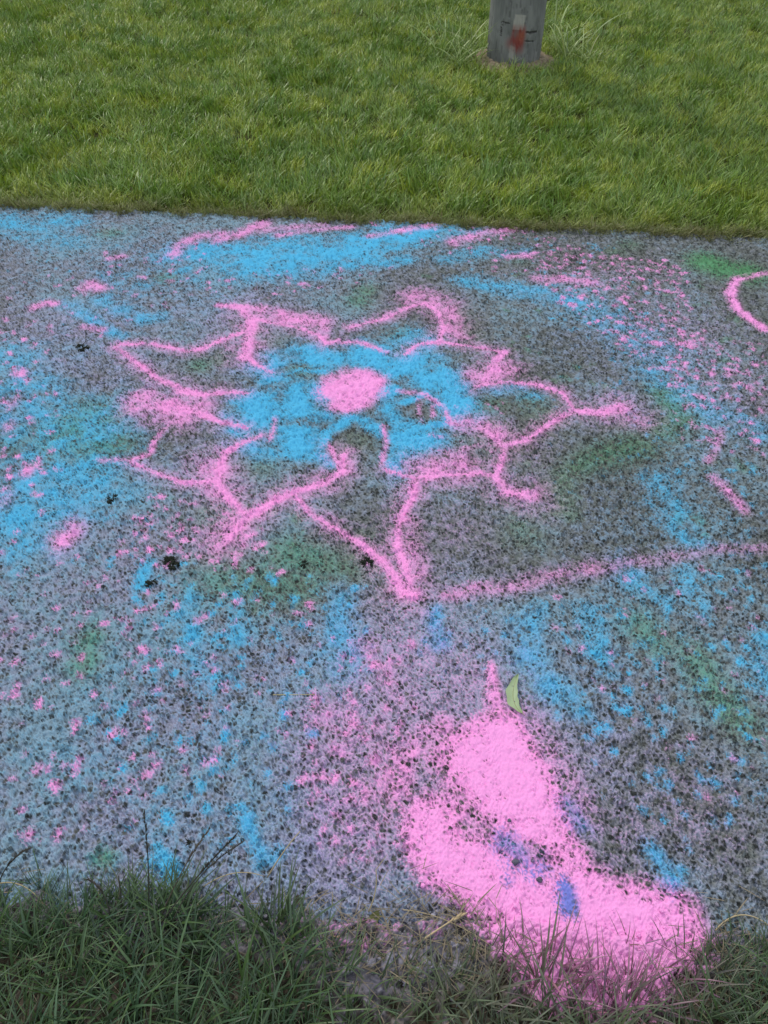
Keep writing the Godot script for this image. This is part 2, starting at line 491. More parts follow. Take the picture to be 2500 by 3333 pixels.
	stroke(PINK, [-0.578, -3.437, -0.451, -3.461, -0.281, -3.500], 0.03, 0.03, 0.52)
	stroke(PINK, [-0.487, -3.390, -0.363, -3.437, -0.150, -3.485], 0.02, 0.02, 0.52)
	stroke(PINK, [-0.063, -3.380, 0.065, -3.437, 0.240, -3.495], 0.02, 0.03, 0.6)
	stroke(PINK, [0.315, -3.320, 0.449, -3.413, 0.627, -3.475], 0.035, 0.03, 0.56)
	stroke(PINK, [0.551, -3.188, 0.634, -3.200], 0.02, 0.03, 0.6)
	stroke(PINK, [-1.245, -2.904, -1.220, -2.954, -1.181, -2.915], 0.03, 0.03, 0.6)
	stroke(PINK, [-1.399, -2.756, -1.363, -2.792, -1.323, -2.781], 0.025, 0.02, 0.62)
	stroke(PINK, [-1.157, -2.618, -1.088, -2.595], 0.02, 0.02, 0.6)
	stroke(PINK, [-1.196, -3.166, -1.150, -3.188], 0.02, 0.02, 0.58)
	stroke(PINK, [0.654, -2.981, 0.761, -2.981, 0.890, -2.942], 0.035, 0.03, 0.52)
	stroke(PINK, [1.638, -3.041, 1.483, -2.981, 1.422, -2.866, 1.413, -2.738, 1.467, -2.601], 0.016, 0.022, 0.78)
	stroke(PINK, [1.113, -1.979, 1.072, -1.897, 1.019, -1.818], 0.014, 0.014, 0.5)
	stroke(PINK, [1.018, -1.743, 1.045, -1.671, 1.063, -1.602], 0.018, 0.016, 0.52)
	stroke(PINK, [0.160, -1.281, 0.248, -1.305, 0.323, -1.313, 0.439, -1.345, 0.531, -1.369, 0.638, -1.395], 0.026, 0.026, 0.45)
	stroke(PINK, [0.638, -1.395, 0.757, -1.412, 0.908, -1.446, 1.078, -1.455], 0.026, 0.02, 0.34)
	blob(PINK, [-0.907, -1.490, -0.895, -1.517], 0.055, 0.075, 0.66)
	blob(PINK, [-1.104, -1.779], 0.028, 0.04, 0.75)
	blob(PINK, [-1.302, -2.299], 0.04, 0.04, 0.66)
	blob(PINK, [-1.269, -2.130, -1.241, -2.003, -1.127, -1.651], 0.03, 0.05, 0.50)
	blob(PINK, [-0.979, -2.237, -1.151, -2.381], 0.15, 0.13, 0.20)
	# soft fans where the powder was thrown off the petal tips
	stroke(PINK, [0.142, -2.829, 0.243, -2.774, 0.276, -2.568], 0.07, 0.06, 0.60)
	stroke(PINK, [-0.419, -2.686, -0.251, -2.635], 0.06, 0.05, 0.66)
	stroke(PINK, [-0.787, -2.104, -0.668, -2.053], 0.09, 0.08, 0.56)
	stroke(PINK, [-0.534, -1.796, -0.489, -1.691], 0.08, 0.07, 0.54)
	stroke(PINK, [0.130, -1.775, 0.232, -1.796], 0.07, 0.07, 0.62)
	stroke(PINK, [0.348, -2.279, 0.435, -2.322], 0.06, 0.07, 0.58)
	stroke(PINK, [0.277, -2.003, 0.379, -1.955], 0.05, 0.06, 0.58)
	# broad haze of settled dust
	blob(BLUE, [-0.491, -1.220, -0.240, -1.091, -0.583, -0.987, -0.367, -0.867], 0.34, 0.30, 0.22)
	blob(BLUE, [-0.666, -0.811, -0.461, -0.657, -0.259, -0.657], 0.26, 0.20, 0.24)
	blob(BLUE, [-1.074, -3.166, -0.718, -2.847, -1.151, -2.442], 0.45, 0.40, 0.24)
	blob(BLUE, [0.848, -2.635, 1.025, -2.104, 0.838, -1.573], 0.35, 0.40, 0.22)
	blob(BLUE, [0.625, -1.220, 0.467, -1.012], 0.22, 0.20, 0.20)
	blob(PINK, [-0.871, -2.265, -1.188, -2.635, -0.630, -2.635], 0.30, 0.25, 0.17)
	blob(PINK, [0.921, -3.001, 1.101, -2.568, 1.240, -2.183], 0.40, 0.35, 0.18)
	blob(PINK, [0.229, -1.554, 0.466, -1.818, 0.088, -1.345], 0.20, 0.22, 0.18)
	blob(POUR, [0.023, -0.987, -0.073, -0.867, -0.029, -0.706, 0.081, -1.091, 0.190, -1.012], 0.22, 0.20, 0.30)
	blob(POUR, [0.431, -0.811, 0.500, -0.657, 0.658, -0.706], 0.16, 0.16, 0.16)
	# --- flecks
	spatter(PINK, [-0.700, -1.691, -0.362, -1.554, -0.263, -1.345, -0.516, -1.361, -0.760, -1.429], 112, 0.0050, 0.0120, 0.9)
	spatter(PINK, [-1.069, -1.429, -0.734, -1.429, -0.492, -1.091, -0.513, -0.677, -0.780, -0.610], 106, 0.0050, 0.0120, 0.875)
	spatter(PINK, [-0.710, -1.329, -0.158, -1.265, -0.117, -0.913, -0.333, -0.778, -0.551, -0.757], 75, 0.0050, 0.0120, 0.825)
	spatter(PINK, [-1.495, -2.635, -1.220, -2.442, -0.942, -1.612, -1.069, -1.429], 68, 0.0067, 0.0154, 0.775)
	spatter(PINK, [-1.597, -2.923, -1.176, -3.253, -0.693, -3.343, -0.673, -2.923, -1.099, -2.504, -1.495, -2.635], 75, 0.0067, 0.0154, 0.65)
	spatter(PINK, [0.621, -3.253, 1.319, -3.166, 1.208, -2.635, 1.333, -2.265, 0.952, -2.322, 0.695, -2.810], 400, 0.0059, 0.0137, 0.825)
	spatter(PINK, [0.976, -2.568, 1.449, -2.504, 1.207, -1.818, 0.971, -1.908], 162, 0.0059, 0.0129, 0.75)
	spatter(PINK, [-0.108, -3.534, 0.669, -3.461, 1.056, -3.166, 0.530, -3.001], 112, 0.0067, 0.0137, 0.75)
	spatter(PINK, [-0.888, -3.041, 0.142, -3.124, -0.245, -2.847, -0.656, -2.810], 50, 0.0059, 0.0120, 0.688)
	spatter(PINK, [0.395, -1.297, 1.069, -1.429, 0.811, -0.696, 0.572, -0.757], 75, 0.0042, 0.0094, 0.65)
	spatter(PINK, [-0.151, -1.147, 0.082, -1.147, 0.071, -0.757, -0.190, -0.757], 87, 0.0050, 0.0120, 0.775)
	spatter(PINK, [-0.192, -0.778, 0.071, -0.778, 0.065, -0.583, -0.121, -0.601], 50, 0.0050, 0.0120, 0.775)
	spatter(PINK, [0.113, -2.156, 0.429, -2.130, 0.393, -1.818, 0.146, -1.818], 37, 0.0050, 0.0103, 0.625)
	spatter(BLUE, [-0.682, -1.429, -0.037, -1.329, -0.011, -1.012, -0.245, -0.913, -0.583, -0.987], 132, 0.0052, 0.0140, 0.825)
	spatter(BLUE, [-0.686, -0.962, -0.160, -0.913, -0.176, -0.583, -0.460, -0.565, -0.631, -0.757], 54, 0.0052, 0.0127, 1.0)
	spatter(BLUE, [0.391, -1.265, 1.057, -1.395, 0.913, -0.987, 0.518, -0.987], 132, 0.0046, 0.0114, 0.825)
	spatter(BLUE, [0.375, -0.987, 0.913, -0.987, 0.825, -0.737, 0.581, -0.565, 0.452, -0.757], 90, 0.0046, 0.0127, 0.95)
	spatter(BLUE, [0.360, -3.082, 1.117, -3.001, 1.289, -2.053, 1.162, -1.691, 0.781, -1.732, 0.809, -2.442], 312, 0.0052, 0.0114, 0.725)
	spatter(BLUE, [0.623, -3.437, 1.064, -3.298, 0.823, -3.001, 0.539, -3.082], 72, 0.0052, 0.0102, 0.65)
	spatter(BLUE, [-1.148, -1.651, -0.691, -1.651, -0.598, -1.395, -1.051, -1.378], 72, 0.0052, 0.0127, 0.725)
	spatter(BLUE, [0.278, -2.237, 0.981, -2.442, 0.971, -1.908, 0.506, -1.612], 84, 0.0046, 0.0089, 0.6)
	spatter(BLUE, [-1.745, -3.343, -0.861, -3.343, -0.986, -2.774, -1.274, -2.504, -1.570, -2.847], 72, 0.0052, 0.0114, 0.562)
	spatter(BLUE, [0.086, -1.265, 0.366, -1.265, 0.329, -1.064, 0.078, -1.012], 36, 0.0046, 0.0089, 0.75)
	spatter(BLUE, [0.804, -1.712, 1.176, -1.732, 1.051, -1.378, 0.752, -1.395], 60, 0.0052, 0.0114, 0.688)
	spatter(GREEN, [0.143, -3.166, 1.624, -3.001, 1.094, -1.499, 0.349, -1.429], 70, 0.012, 0.03, 0.50)
	spatter(GREEN, [-0.672, -1.691, -0.039, -1.517, 0.086, -1.265, -0.463, -1.265], 50, 0.012, 0.03, 0.50)
	# --- the thick pink pour by the near edge
	fill(POUR, [0.266, -0.949, 0.304, -0.931, 0.321, -0.867, 0.363, -0.800, 0.380, -0.716, 0.390, -0.657, 0.416, -0.592, 0.460, -0.561, 0.522, -0.552, 0.582, -0.535, 0.606, -0.509, 0.602, -0.464, 0.562, -0.429, 0.505, -0.410, 0.469, -0.365, 0.384, -0.358, 0.303, -0.373, 0.248, -0.410, 0.221, -0.472, 0.154, -0.522, 0.083, -0.565, 0.052, -0.610, 0.041, -0.667, 0.060, -0.726, 0.096, -0.768, 0.094, -0.833, 0.138, -0.878, 0.193, -0.907, 0.238, -0.931], 0.055, 1.15)
	fill(POUR, [0.214, -0.913, 0.301, -0.925, 0.355, -0.778, 0.373, -0.677, 0.291, -0.677, 0.231, -0.757, 0.186, -0.822], 0.06, 1.5)
	fill(POUR, [0.057, -0.620, 0.126, -0.667, 0.160, -0.601, 0.264, -0.539, 0.378, -0.565, 0.459, -0.557, 0.549, -0.514, 0.528, -0.433, 0.301, -0.417, 0.207, -0.505, 0.093, -0.565], 0.05, 1.5)
	stroke(POUR, [-0.140, -0.937, -0.031, -0.890, 0.052, -0.822], 0.06, 0.08, 0.34)
	stroke(POUR, [0.031, -0.757, 0.052, -0.822, 0.138, -0.890], 0.06, 0.05, 0.52)
	stroke(POUR, [0.262, -1.071, 0.261, -1.012, 0.264, -0.937], 0.008, 0.030, 0.62)
	stroke(POUR, [0.311, -0.913, 0.370, -0.811, 0.401, -0.696], 0.06, 0.05, 0.42)
	blob(POUR, [-0.034, -1.119, 0.012, -1.051, -0.139, -0.913, -0.093, -0.844, -0.040, -0.757], 0.07, 0.07, 0.38)
	thin(POUR, [0.119, -0.816, 0.136, -0.757, 0.096, -0.757, 0.168, -0.716], 0.045, 0.045, 0.66)
	thin(POUR, [0.221, -0.657, 0.164, -0.657, 0.195, -0.686], 0.050, 0.030, 0.68)
	thin(POUR, [0.293, -0.620, 0.339, -0.610, 0.266, -0.629], 0.045, 0.028, 0.64)
	thin(POUR, [0.236, -0.811], 0.02, 0.02, 0.8)
	stroke(BLUE, [0.244, -0.643, 0.274, -0.615, 0.313, -0.592], 0.022, 0.024, 0.60)
	blob(BLUE, [0.249, -0.561, 0.297, -0.574], 0.016, 0.014, 0.5)
	stroke(BLUE, [0.359, -0.550, 0.360, -0.512], 0.014, 0.014, 1.0)



func sample(c: int, fx: float, fz: float) -> float:
	var i := int(fx)
	var j := int(fz)
	if fx < 0.0 or fz < 0.0 or i >= NX - 1 or j >= NZ - 1:
		return 0.0
	var u := fx - i
	var v := fz - j
	var a := chan[c]
	var k := j * NX + i
	return lerpf(lerpf(a[k], a[k + 1], u), lerpf(a[k + NX], a[k + NX + 1], u), v)


const STONE_A := Color(0.027, 0.031, 0.031)
const STONE_B := Color(0.105, 0.112, 0.108)
const FILM_BARE := Color(0.190, 0.215, 0.215)
const FILM_LILAC := Color(0.325, 0.320, 0.465)
const FILM_SLATE := Color(0.215, 0.325, 0.420)
const C_PINK := Color(0.84, 0.325, 0.69)
const C_BLUE := Color(0.080, 0.430, 0.700)
const C_GREEN := Color(0.085, 0.290, 0.120)


func asphalt(x: float, z: float) -> void:
	# height and colour of the path at one point: stones set in a binder, dust caught between them, powder on top
	var d := n_cell.get_noise_2d(x, z) + 1.0
	var cv := n_value.get_noise_2d(x, z)
	var f := n_fine.get_noise_2d(x, z)
	var m := n_mid.get_noise_2d(x, z)
	var lo := n_low.get_noise_2d(x, z)
	# ragged edges: the powder runs along the gaps between the stones
	var fx := (x - X0 + f * 0.009) / CELL
	var fz := (z - Z0 + n_fine.get_noise_2d(z + 3.0, x) * 0.009) / CELL
	var pk := sample(PINK, fx, fz)
	var bl := sample(BLUE, fx, fz)
	var gr := sample(GREEN, fx, fz)
	var fi := sample(FILM, fx, fz)
	var po := sample(POUR, fx, fz)
	var thick := clampf(po - 0.35 + f * 0.18 + m * 0.3, 0.0, 1.0)
	# the stones: angular cells, some standing bare and proud, some lying low or buried in binder
	var gs := n_grit.get_noise_2d(x, z) + 1.0
	var amount := n_edge.get_noise_2d(x, z)
	pk *= 1.02 + 0.34 * amount
	bl *= 0.98 + 0.40 * n_edge.get_noise_2d(z + 7.0, x)
	var thr := maxf(0.31 - 0.28 * cv - 0.30 * f - 0.14 * (gs - 0.35), 0.12)
	var st := smoothstep(thr, thr + 0.10, d)
	if coarse:
		# too far out to show single stones: their mean cover
		st = 0.36
		f *= 0.3
	var proud := 0.0036 * sin(cv * 40.0)
	var tilt := sin(cv * 91.0) * (x * 12.0 - floorf(x * 12.0) - 0.5) * 0.004
	var h := st * (proud + tilt) + m * 0.0030 + f * 0.0038 + lo * 0.004 + smoothstep(0.0, 0.5, d) * 0.0026 + smoothstep(0.0, 0.5, gs) * 0.0020 * (1.0 - 0.6 * st)
	var ripple := 0.0011 * sin((x * 0.62 + z * 0.78) * 520.0 + m * 5.0) * exp(-(pow((x - 0.455) / 0.055, 2.0) + pow((z + 0.472) / 0.045, 2.0)))
	h = lerpf(h, 0.0020 + m * 0.0012 + f * 0.0007 + lo * 0.004 + st * 0.0006 - 0.0020 * smoothstep(0.72, 0.84, gs) + ripple, thick * 0.75)
	out_h = lo * 0.004 if coarse else h
	# bare stone
	var tone := clampf(0.5 + 0.5 * sin(cv * 57.0) + f * 0.5, 0.0, 1.0)
	var c := STONE_A.lerp(STONE_B, tone * tone)
	# dust film caught between the stones
	var fd := 0.66 + fi + lo * 0.20 + m * 0.10 + 0.30 * (0.35 - gs)
	var af := clampf(fd + f * 0.34 - st * (0.86 + 0.20 * sin(cv * 23.0)), 0.0, 1.0)
	var c_film := FILM_LILAC.lerp(FILM_SLATE, clampf(0.50 + lo * 0.9 + m * 0.35 + bl * 0.8 - pk * 0.9 - po * 1.2 + gr * 0.6, 0.0, 1.0))
	c_film = FILM_BARE.lerp(c_film, clampf(0.22 + fi * 3.2 + m * 0.5 + lo * 0.4 + (bl + pk + po) * 0.6, 0.0, 1.0))
	# powder settles in the binder between the stones first (web), and covers the stones only where it lies thick (top)
	var grain := f * 0.38 + m * 0.15
	var soft := f * 0.18 + m * 0.08
	if gr > 0.03:
		c_film = c_film.lerp(C_GREEN, 0.85 * smoothstep(0.05, 0.80, gr + soft))
		c = c.lerp(C_GREEN, 0.7 * smoothstep(0.55, 1.2, gr + grain))
	if bl > 0.03:
		c_film = c_film.lerp(C_BLUE, smoothstep(0.05, 0.85, bl + soft))
		c = c.lerp(C_BLUE, smoothstep(0.40, 1.0, bl + grain))
	if pk > 0.03:
		c_film = c_film.lerp(C_PINK, smoothstep(0.05, 0.90, pk + soft))
		c = c.lerp(C_PINK, smoothstep(0.45, 1.0, pk + grain))
	if po > 0.02:
		c_film = c_film.lerp(C_PINK, smoothstep(0.08, 0.72, po + soft))
		c = c.lerp(C_PINK, smoothstep(0.70, 1.15, po + grain))
		if bl > 0.1:
			# blue ground into the pour
			c_film = c_film.lerp(Color(0.10, 0.19, 0.60), 0.9 * smoothstep(0.15, 0.75, bl + grain) * minf(po, 1.0))
			c = c.lerp(Color(0.09, 0.11, 0.24), smoothstep(0.15, 0.60, bl + grain) * minf(po, 1.0))
	af = clampf(af + 0.35 * clampf(maxf(maxf(bl, pk), po) - 0.15, 0.0, 1.0) * (1.0 - st), 0.0, 1.0)
	c = c.lerp(c_film, af)
	out_c = c


# ---------------------------------------------------------------- ground, path
func near_edge(x: float) -> float:
	return -0.478 + 0.0442 * x + 0.016 * n_edge.get_noise_2d(x, 3.0)


func far_edge(x: float) -> float:
	return -3.540 + 0.0930 * x + 0.020 * n_edge.get_noise_2d(x * 1.3, 9.0)


func build_ground() -> void:
	var nu := 90
	var nv := 90
	var pos := PackedVector3Array()
	var col := PackedColorArray()
	for j in nv:
		for i in nu:
			var u := float(i) / (nu - 1) * 2.0 - 1.0
			var v := float(j) / (nv - 1) * 2.0 - 1.0
			var x := u * absf(u) * 120.0
			var z := v * absf(v) * 120.0 - 5.0
			var k := 0.5 + 0.5 * n_low.get_noise_2d(x, z)
			pos.append(Vector3(x, -0.03, z))
			col.append(Color(0.042, 0.040, 0.018).lerp(Color(0.070, 0.105, 0.020), clampf(k + (Vector2(x, z).length() - 10.0) * 0.2, 0.0, 1.0)))
	var o := obj("ground", grid_mesh(pos, col, nu, nv), vertex_material(0.95, 0.1))
	o.set_meta("kind", "structure")


func path_patch(am: ArrayMesh, xn0: float, xn1: float, xf0: float, xf1: float, nu: int, nv: int, bend: float) -> void:
	var pos := PackedVector3Array()
	var col := PackedColorArray()
	pos.resize(nu * nv)
	col.resize(nu * nv)
	var ne := PackedFloat32Array()
	for j in nv:
		var v := clampf(float(j - 1) / (nv - 3), 0.0, 1.0)
		v = v * (bend + (1.0 - bend) * v)
		var xa := lerpf(xn0, xf0, v)
		var xb := lerpf(xn1, xf1, v)
		var under := j == 0 or j == nv - 1
		for i in nu:
			var x := lerpf(xa, xb, float(i) / (nu - 1))
			var z := lerpf(near_edge(x), far_edge(x), v)
			asphalt(x, z)
			pos[j * nu + i] = Vector3(x, -0.08 if under else out_h, z)
			col[j * nu + i] = out_c
	grid_mesh(pos, col, nu, nv, am)


func build_path() -> void:
	var am := ArrayMesh.new()
	path_patch(am, -0.90, 0.90, -2.15, 2.10, 900, 800, 0.55)
	path_patch(am, -1.90, -0.90, -3.15, -2.15, 300, 560, 0.75)
	path_patch(am, 0.90, 1.90, 2.10, 3.10, 300, 560, 0.75)
	coarse = true
	path_patch(am, -12.0, -1.90, -12.0, -3.15, 260, 120, 1.0)
	path_patch(am, 1.90, 12.0, 3.10, 12.0, 260, 120, 1.0)
	coarse = false
	var m := vertex_material(0.88, 0.25)
	var o := obj("asphalt_path", am, m)
	o.set_meta("kind", "structure")


func build_verge_ground() -> void:
	# bare dusty earth with grit that rises over the near edge of the asphalt
	var nu := 900
	var nv := 190
	var pos := PackedVector3Array()
	var col := PackedColorArray()
	pos.resize(nu * nv)
	col.resize(nu * nv)
	for j in nv:
		for i in nu:
			var x := lerpf(-1.1, 1.1, float(i) / (nu - 1))
			var v := float(j) / (nv - 1)
			var z0 := near_edge(x) - 0.035
			var z := lerpf(z0, 0.12, v * v * 0.6 + v * 0.4)
			var f := n_fine.get_noise_2d(x, z)
			var m := n_mid.get_noise_2d(x, z)
			var e := n_edge.get_noise_2d(x, z)
			var d := n_cell.get_noise_2d(x * 0.8 + 5.0, z * 0.8) + 1.0
			var lump := smoothstep(0.1, 0.5, d) * 0.003
			var h := -0.014 + 0.023 * smoothstep(0.0, 0.032, z - z0 + e * 0.02) + m * 0.005 + f * 0.0015 + lump
			pos[j * nu + i] = Vector3(x, h, z)
			var c := Color(0.050, 0.042, 0.030).lerp(Color(0.12, 0.10, 0.08), clampf(0.5 + m * 0.8 + f * 0.4, 0.0, 1.0))
			var gr := n_grit.get_noise_2d(x, z) + 1.0
			var crumb := n_value.get_noise_2d(x, z)
			pos[j * nu + i].y += smoothstep(0.0, 0.4, gr) * 0.002 + crumb * 0.0015
			c = c * (0.85 + 0.5 * crumb)
			var dust := clampf(1.05 - (z - z0) / (0.10 + 0.16 * exp(-pow((x - 0.03) / 0.16, 2.0))) + m * 0.5 + e * 0.5, 0.0, 1.0)
			c = c.lerp(Color(0.22, 0.215, 0.28) * (0.85 + 0.6 * crumb), dust * 0.75)
			var fx := (x - X0) / CELL
			var fz := (z - Z0) / CELL
			var po := sample(POUR, fx, fz)
			if po > 0.03:
				c = c.lerp(C_PINK, smoothstep(0.08, 0.45, po + f * 0.25 + m * 0.2) * 0.92)
			var bl := sample(BLUE, fx, fz)
			c = c.lerp(C_BLUE, smoothstep(0.4, 0.7, bl + f * 0.4))
			col[j * nu + i] = c
	var o := obj("verge_soil", grid_mesh(pos, col, nu, nv), vertex_material(0.95, 0.15))
	o.set_meta("kind", "structure")


# ---------------------------------------------------------------- the wooden pole
func build_pole() -> void:
	var cx := 0.930
	var cz := -6.245
	var rad := 0.192
	var nu := 160
	var heights := PackedFloat32Array()
	for k in 260:
		heights.append(-0.12 + 0.0045 * k)
	var y := heights[-1]
	while y < 9.0:
		y += 0.06
		heights.append(y)
	var nv := heights.size()
	var pos := PackedVector3Array()
	var col := PackedColorArray()
	var grain := FastNoiseLite.new()
	plain(grain, 77, 0.012, 3)
	var broad := FastNoiseLite.new()
	plain(broad, 78, 0.16, 3)
	for j in nv:
		var h := heights[j]
		for i in nu:
			var a := float(i) / (nu - 1) * TAU
			# angle 0 faces the path; s runs round the pole in metres
			var s := wrapf(a, -PI, PI) * rad
			var r := rad * (1.0 - 0.012 * h)
			var g := grain.get_noise_2d(s, h * 0.05)
			var b := broad.get_noise_2d(s, h * 0.5)
			var split := smoothstep(0.42, 0.60, g)
			r += g * 0.0015 - split * 0.004 + b * 0.003
			var c := Color(0.150, 0.156, 0.148).lerp(Color(0.225, 0.230, 0.218), clampf(0.5 + b * 0.8 + g * 0.5, 0.0, 1.0))
			c = c.lerp(Color(0.05, 0.05, 0.048), split * 0.45)
			# knife cuts and gouges across the grain
			for cut in [[0.042, 0.140, 0.197, 0.0065], [0.038, 0.120, 0.140, 0.0040], [-0.13, -0.075, 0.250, 0.0030]]:
				if s > cut[0] and s < cut[1]:
					var q: float = absf(h - cut[2] + (s - cut[0]) * 0.10 + b * 0.006) / cut[3]
					if q < 1.0:
						r -= 0.006 * (1.0 - q)
						c = c.lerp(Color(0.040, 0.038, 0.036), 0.85)
			var pits := Vector2((s + 0.134) / 0.010, (h - 0.207) / 0.050)
			if pits.length_squared() < 1.0 and grain.get_noise_2d(s * 2.0, h * 1.6) > 0.12:
				r -= 0.004
				c = Color(0.055, 0.054, 0.050)
			# flat white paint patch and the red spray over it
			var w1 := smoothstep(0.039, 0.035, absf(s + 0.010 - (h - 0.26) * 0.12)) * smoothstep(0.046, 0.042, absf(h - 0.254 + s * 0.05))
			var w2 := smoothstep(0.024, 0.015, absf(s + 0.040)) * smoothstep(0.045, 0.034, absf(h - 0.062 + s * 0.3))
			c = c.lerp(Color(0.40, 0.385, 0.345), clampf(w1 * 0.85 + w2 * 0.55 + g * 0.3 * (w1 + w2), 0.0, 0.95))
			var red := 1.0 * exp(-pow((s + 0.008) / 0.048, 4.0) - pow((h - 0.182) / 0.058, 4.0))
			red += 0.9 * exp(-pow((s - 0.006) / 0.034, 2.0) - pow((h - 0.110) / 0.045, 2.0))
			red += 0.50 * exp(-pow((s + 0.055) / 0.038, 2.0) - pow((h - 0.130) / 0.045, 2.0))
			c = c.lerp(Color(0.235, 0.040, 0.032), clampf(red * 0.95 + (g * 0.5 + b * 0.6) * minf(red, 1.0) - 0.10, 0.0, 0.85))
			var orange := exp(-pow((s - 0.014) / 0.026, 2.0) - pow((h - 0.172) / 0.032, 2.0))
			c = c.lerp(Color(0.34, 0.125, 0.070), orange * 0.6)
			pos.append(Vector3(cx + sin(a) * r, h, cz + cos(a) * r))
			col.append(c)
	var am := grid_mesh(pos, col, nu, nv)
	# outward normals
	var arr := am.surface_get_arrays(0)
	var nn: PackedVector3Array = arr[Mesh.ARRAY_NORMAL]
	for k in nn.size():
		var outward := Vector3(pos[k].x - cx, 0, pos[k].z - cz)
		if nn[k].dot(outward) < 0.0:
			nn[k] = -nn[k]
	arr[Mesh.ARRAY_NORMAL] = nn
	var am2 := ArrayMesh.new()
	am2.add_surface_from_arrays(Mesh.PRIMITIVE_TRIANGLES, arr)
	var o := obj("utility_pole", am2, vertex_material(0.9, 0.2))
	tag(o, "weathered grey wooden pole with a red and white paint mark, standing in the lawn", "pole")
	# sandy ring of bare earth at its foot
	var su := 120
	var sv := 26
	var sp := PackedVector3Array()
	var sc := PackedColorArray()
	for j in sv:
		for i in su:
			var a := float(i) / (su - 1) * TAU
			var t := float(j) / (sv - 1)
			var out := lerpf(0.15, 0.33 + 0.05 * n_edge.get_noise_2d(cos(a) * 0.3, sin(a) * 0.3), t)
			var x := cx + sin(a) * out
			var z := cz + cos(a) * out
			var m := n_mid.get_noise_2d(x, z)
			var f := n_fine.get_noise_2d(x, z)
			sp.append(Vector3(x, lerpf(0.006, -0.035, t * t) + m * 0.008 + f * 0.003, z))
			sc.append(Color(0.17, 0.135, 0.09).lerp(Color(0.28, 0.23, 0.165), clampf(0.5 + m * 0.7 + f * 0.5, 0.0, 1.0)))
	var ring := obj("bare_soil", grid_mesh(sp, sc, su, sv), vertex_material(0.95, 0.1))
	ring.set_meta("kind", "structure")


# ---------------------------------------------------------------- grass
func blade(pos: PackedVector3Array, nor: PackedVector3Array, col: PackedColorArray, idx: PackedInt32Array, root: Vector3, lean: Vector3, length: float, width: float, droop: float, segs: int, c: Color, twist: float) -> void:
	# one grass blade: a narrow strip with a shallow fold along its middle, bending over as it grows
	var dir := (Vector3.UP + lean).normalized()
	var flat := Vector3(lean.x, 0, lean.z)
	if flat.length() < 0.01:
		flat = Vector3(sin(twist), 0, cos(twist)) * 0.3
	flat = flat.normalized()
	var side := flat.cross(Vector3.UP).rotated(Vector3.UP, twist * 0.6).normalized()
	var p := root
	var first := pos.size()
	for k in segs + 1:
		var t := float(k) / segs
		var w := width * 0.5 * (0.75 + 0.5 * t) * (1.0 - pow(t, 2.6))
		var n := side.cross(dir).normalized()
		if k == segs:
			pos.append(p)
			nor.append(n)
			col.append(c)
		else:
			pos.append(p - side * w)
			pos.append(p + side * w)
			nor.append((n - side * 0.35).normalized())
			nor.append((n + side * 0.35).normalized())
			col.append(c)
			col.append(c)
		p += dir * (length / segs)
		dir = (dir + (flat * 0.9 - Vector3.UP * 0.55) * droop / segs * (0.4 + 1.4 * t)).normalized()
	for k in segs - 1:
		var b := first + k * 2
		idx.append_array([b, b + 2, b + 1, b + 1, b + 2, b + 3])
	var e := first + (segs - 1) * 2
	idx.append_array([e, e + 2, e + 1])


func tuft(blades: int, radius: float, l0: float, l1: float, w0: float, w1: float, spread: float, bias: Vector3, droop: float, segs: int, dry: float) -> ArrayMesh:
	var pos := PackedVector3Array()
	var nor := PackedVector3Array()
	var col := PackedColorArray()
	var idx := PackedInt32Array()
	for b in blades:
		var a := rng.randf() * TAU
		var rr := radius * sqrt(rng.randf())
		var lean := Vector3(rng.randfn(0.0, spread), 0, rng.randfn(0.0, spread)) + bias * rng.randf_range(0.4, 1.4)
		var v := 0.5 + 1.35 * pow(rng.randf(), 1.7)
		var c := Color(v * rng.randf_range(0.88, 1.15), v, v * rng.randf_range(0.8, 1.2))
		if rng.randf() < dry:
			c = Color(1.6, 1.15, 3.0) * rng.randf_range(0.7, 1.1)
		blade(pos, nor, col, idx, Vector3(cos(a) * rr, -0.012, sin(a) * rr), lean, rng.randf_range(l0, l1), rng.randf_range(w0, w1), droop * rng.randf_range(0.3, 1.6), segs, c, rng.randf() * TAU)
	var arr := []
	arr.resize(Mesh.ARRAY_MAX)
	arr[Mesh.ARRAY_VERTEX] = pos
	arr[Mesh.ARRAY_NORMAL] = nor
	arr[Mesh.ARRAY_COLOR] = col
	arr[Mesh.ARRAY_INDEX] = idx
	var am := ArrayMesh.new()
	am.add_surface_from_arrays(Mesh.PRIMITIVE_TRIANGLES, arr)
	return am


func leaf_material() -> StandardMaterial3D:
	var m := vertex_material(0.40, 0.5)
	m.backlight_enabled = true
	m.backlight = Color(0.55, 0.60, 0.35)
	return m


func scatter(called: String, parent: Node, mesh: Mesh, where: Array[Transform3D], tint: PackedColorArray, m: Material) -> void:
	var mm := MultiMesh.new()
	mm.transform_format = MultiMesh.TRANSFORM_3D
	mm.use_colors = true
	mm.mesh = mesh
	mm.instance_count = where.size()
	for k in where.size():
		mm.set_instance_transform(k, where[k])
		mm.set_instance_color(k, tint[k])
	var o := MultiMeshInstance3D.new()
	o.name = called
	o.multimesh = mm
	o.material_override = m
	parent.add_child(o, true)


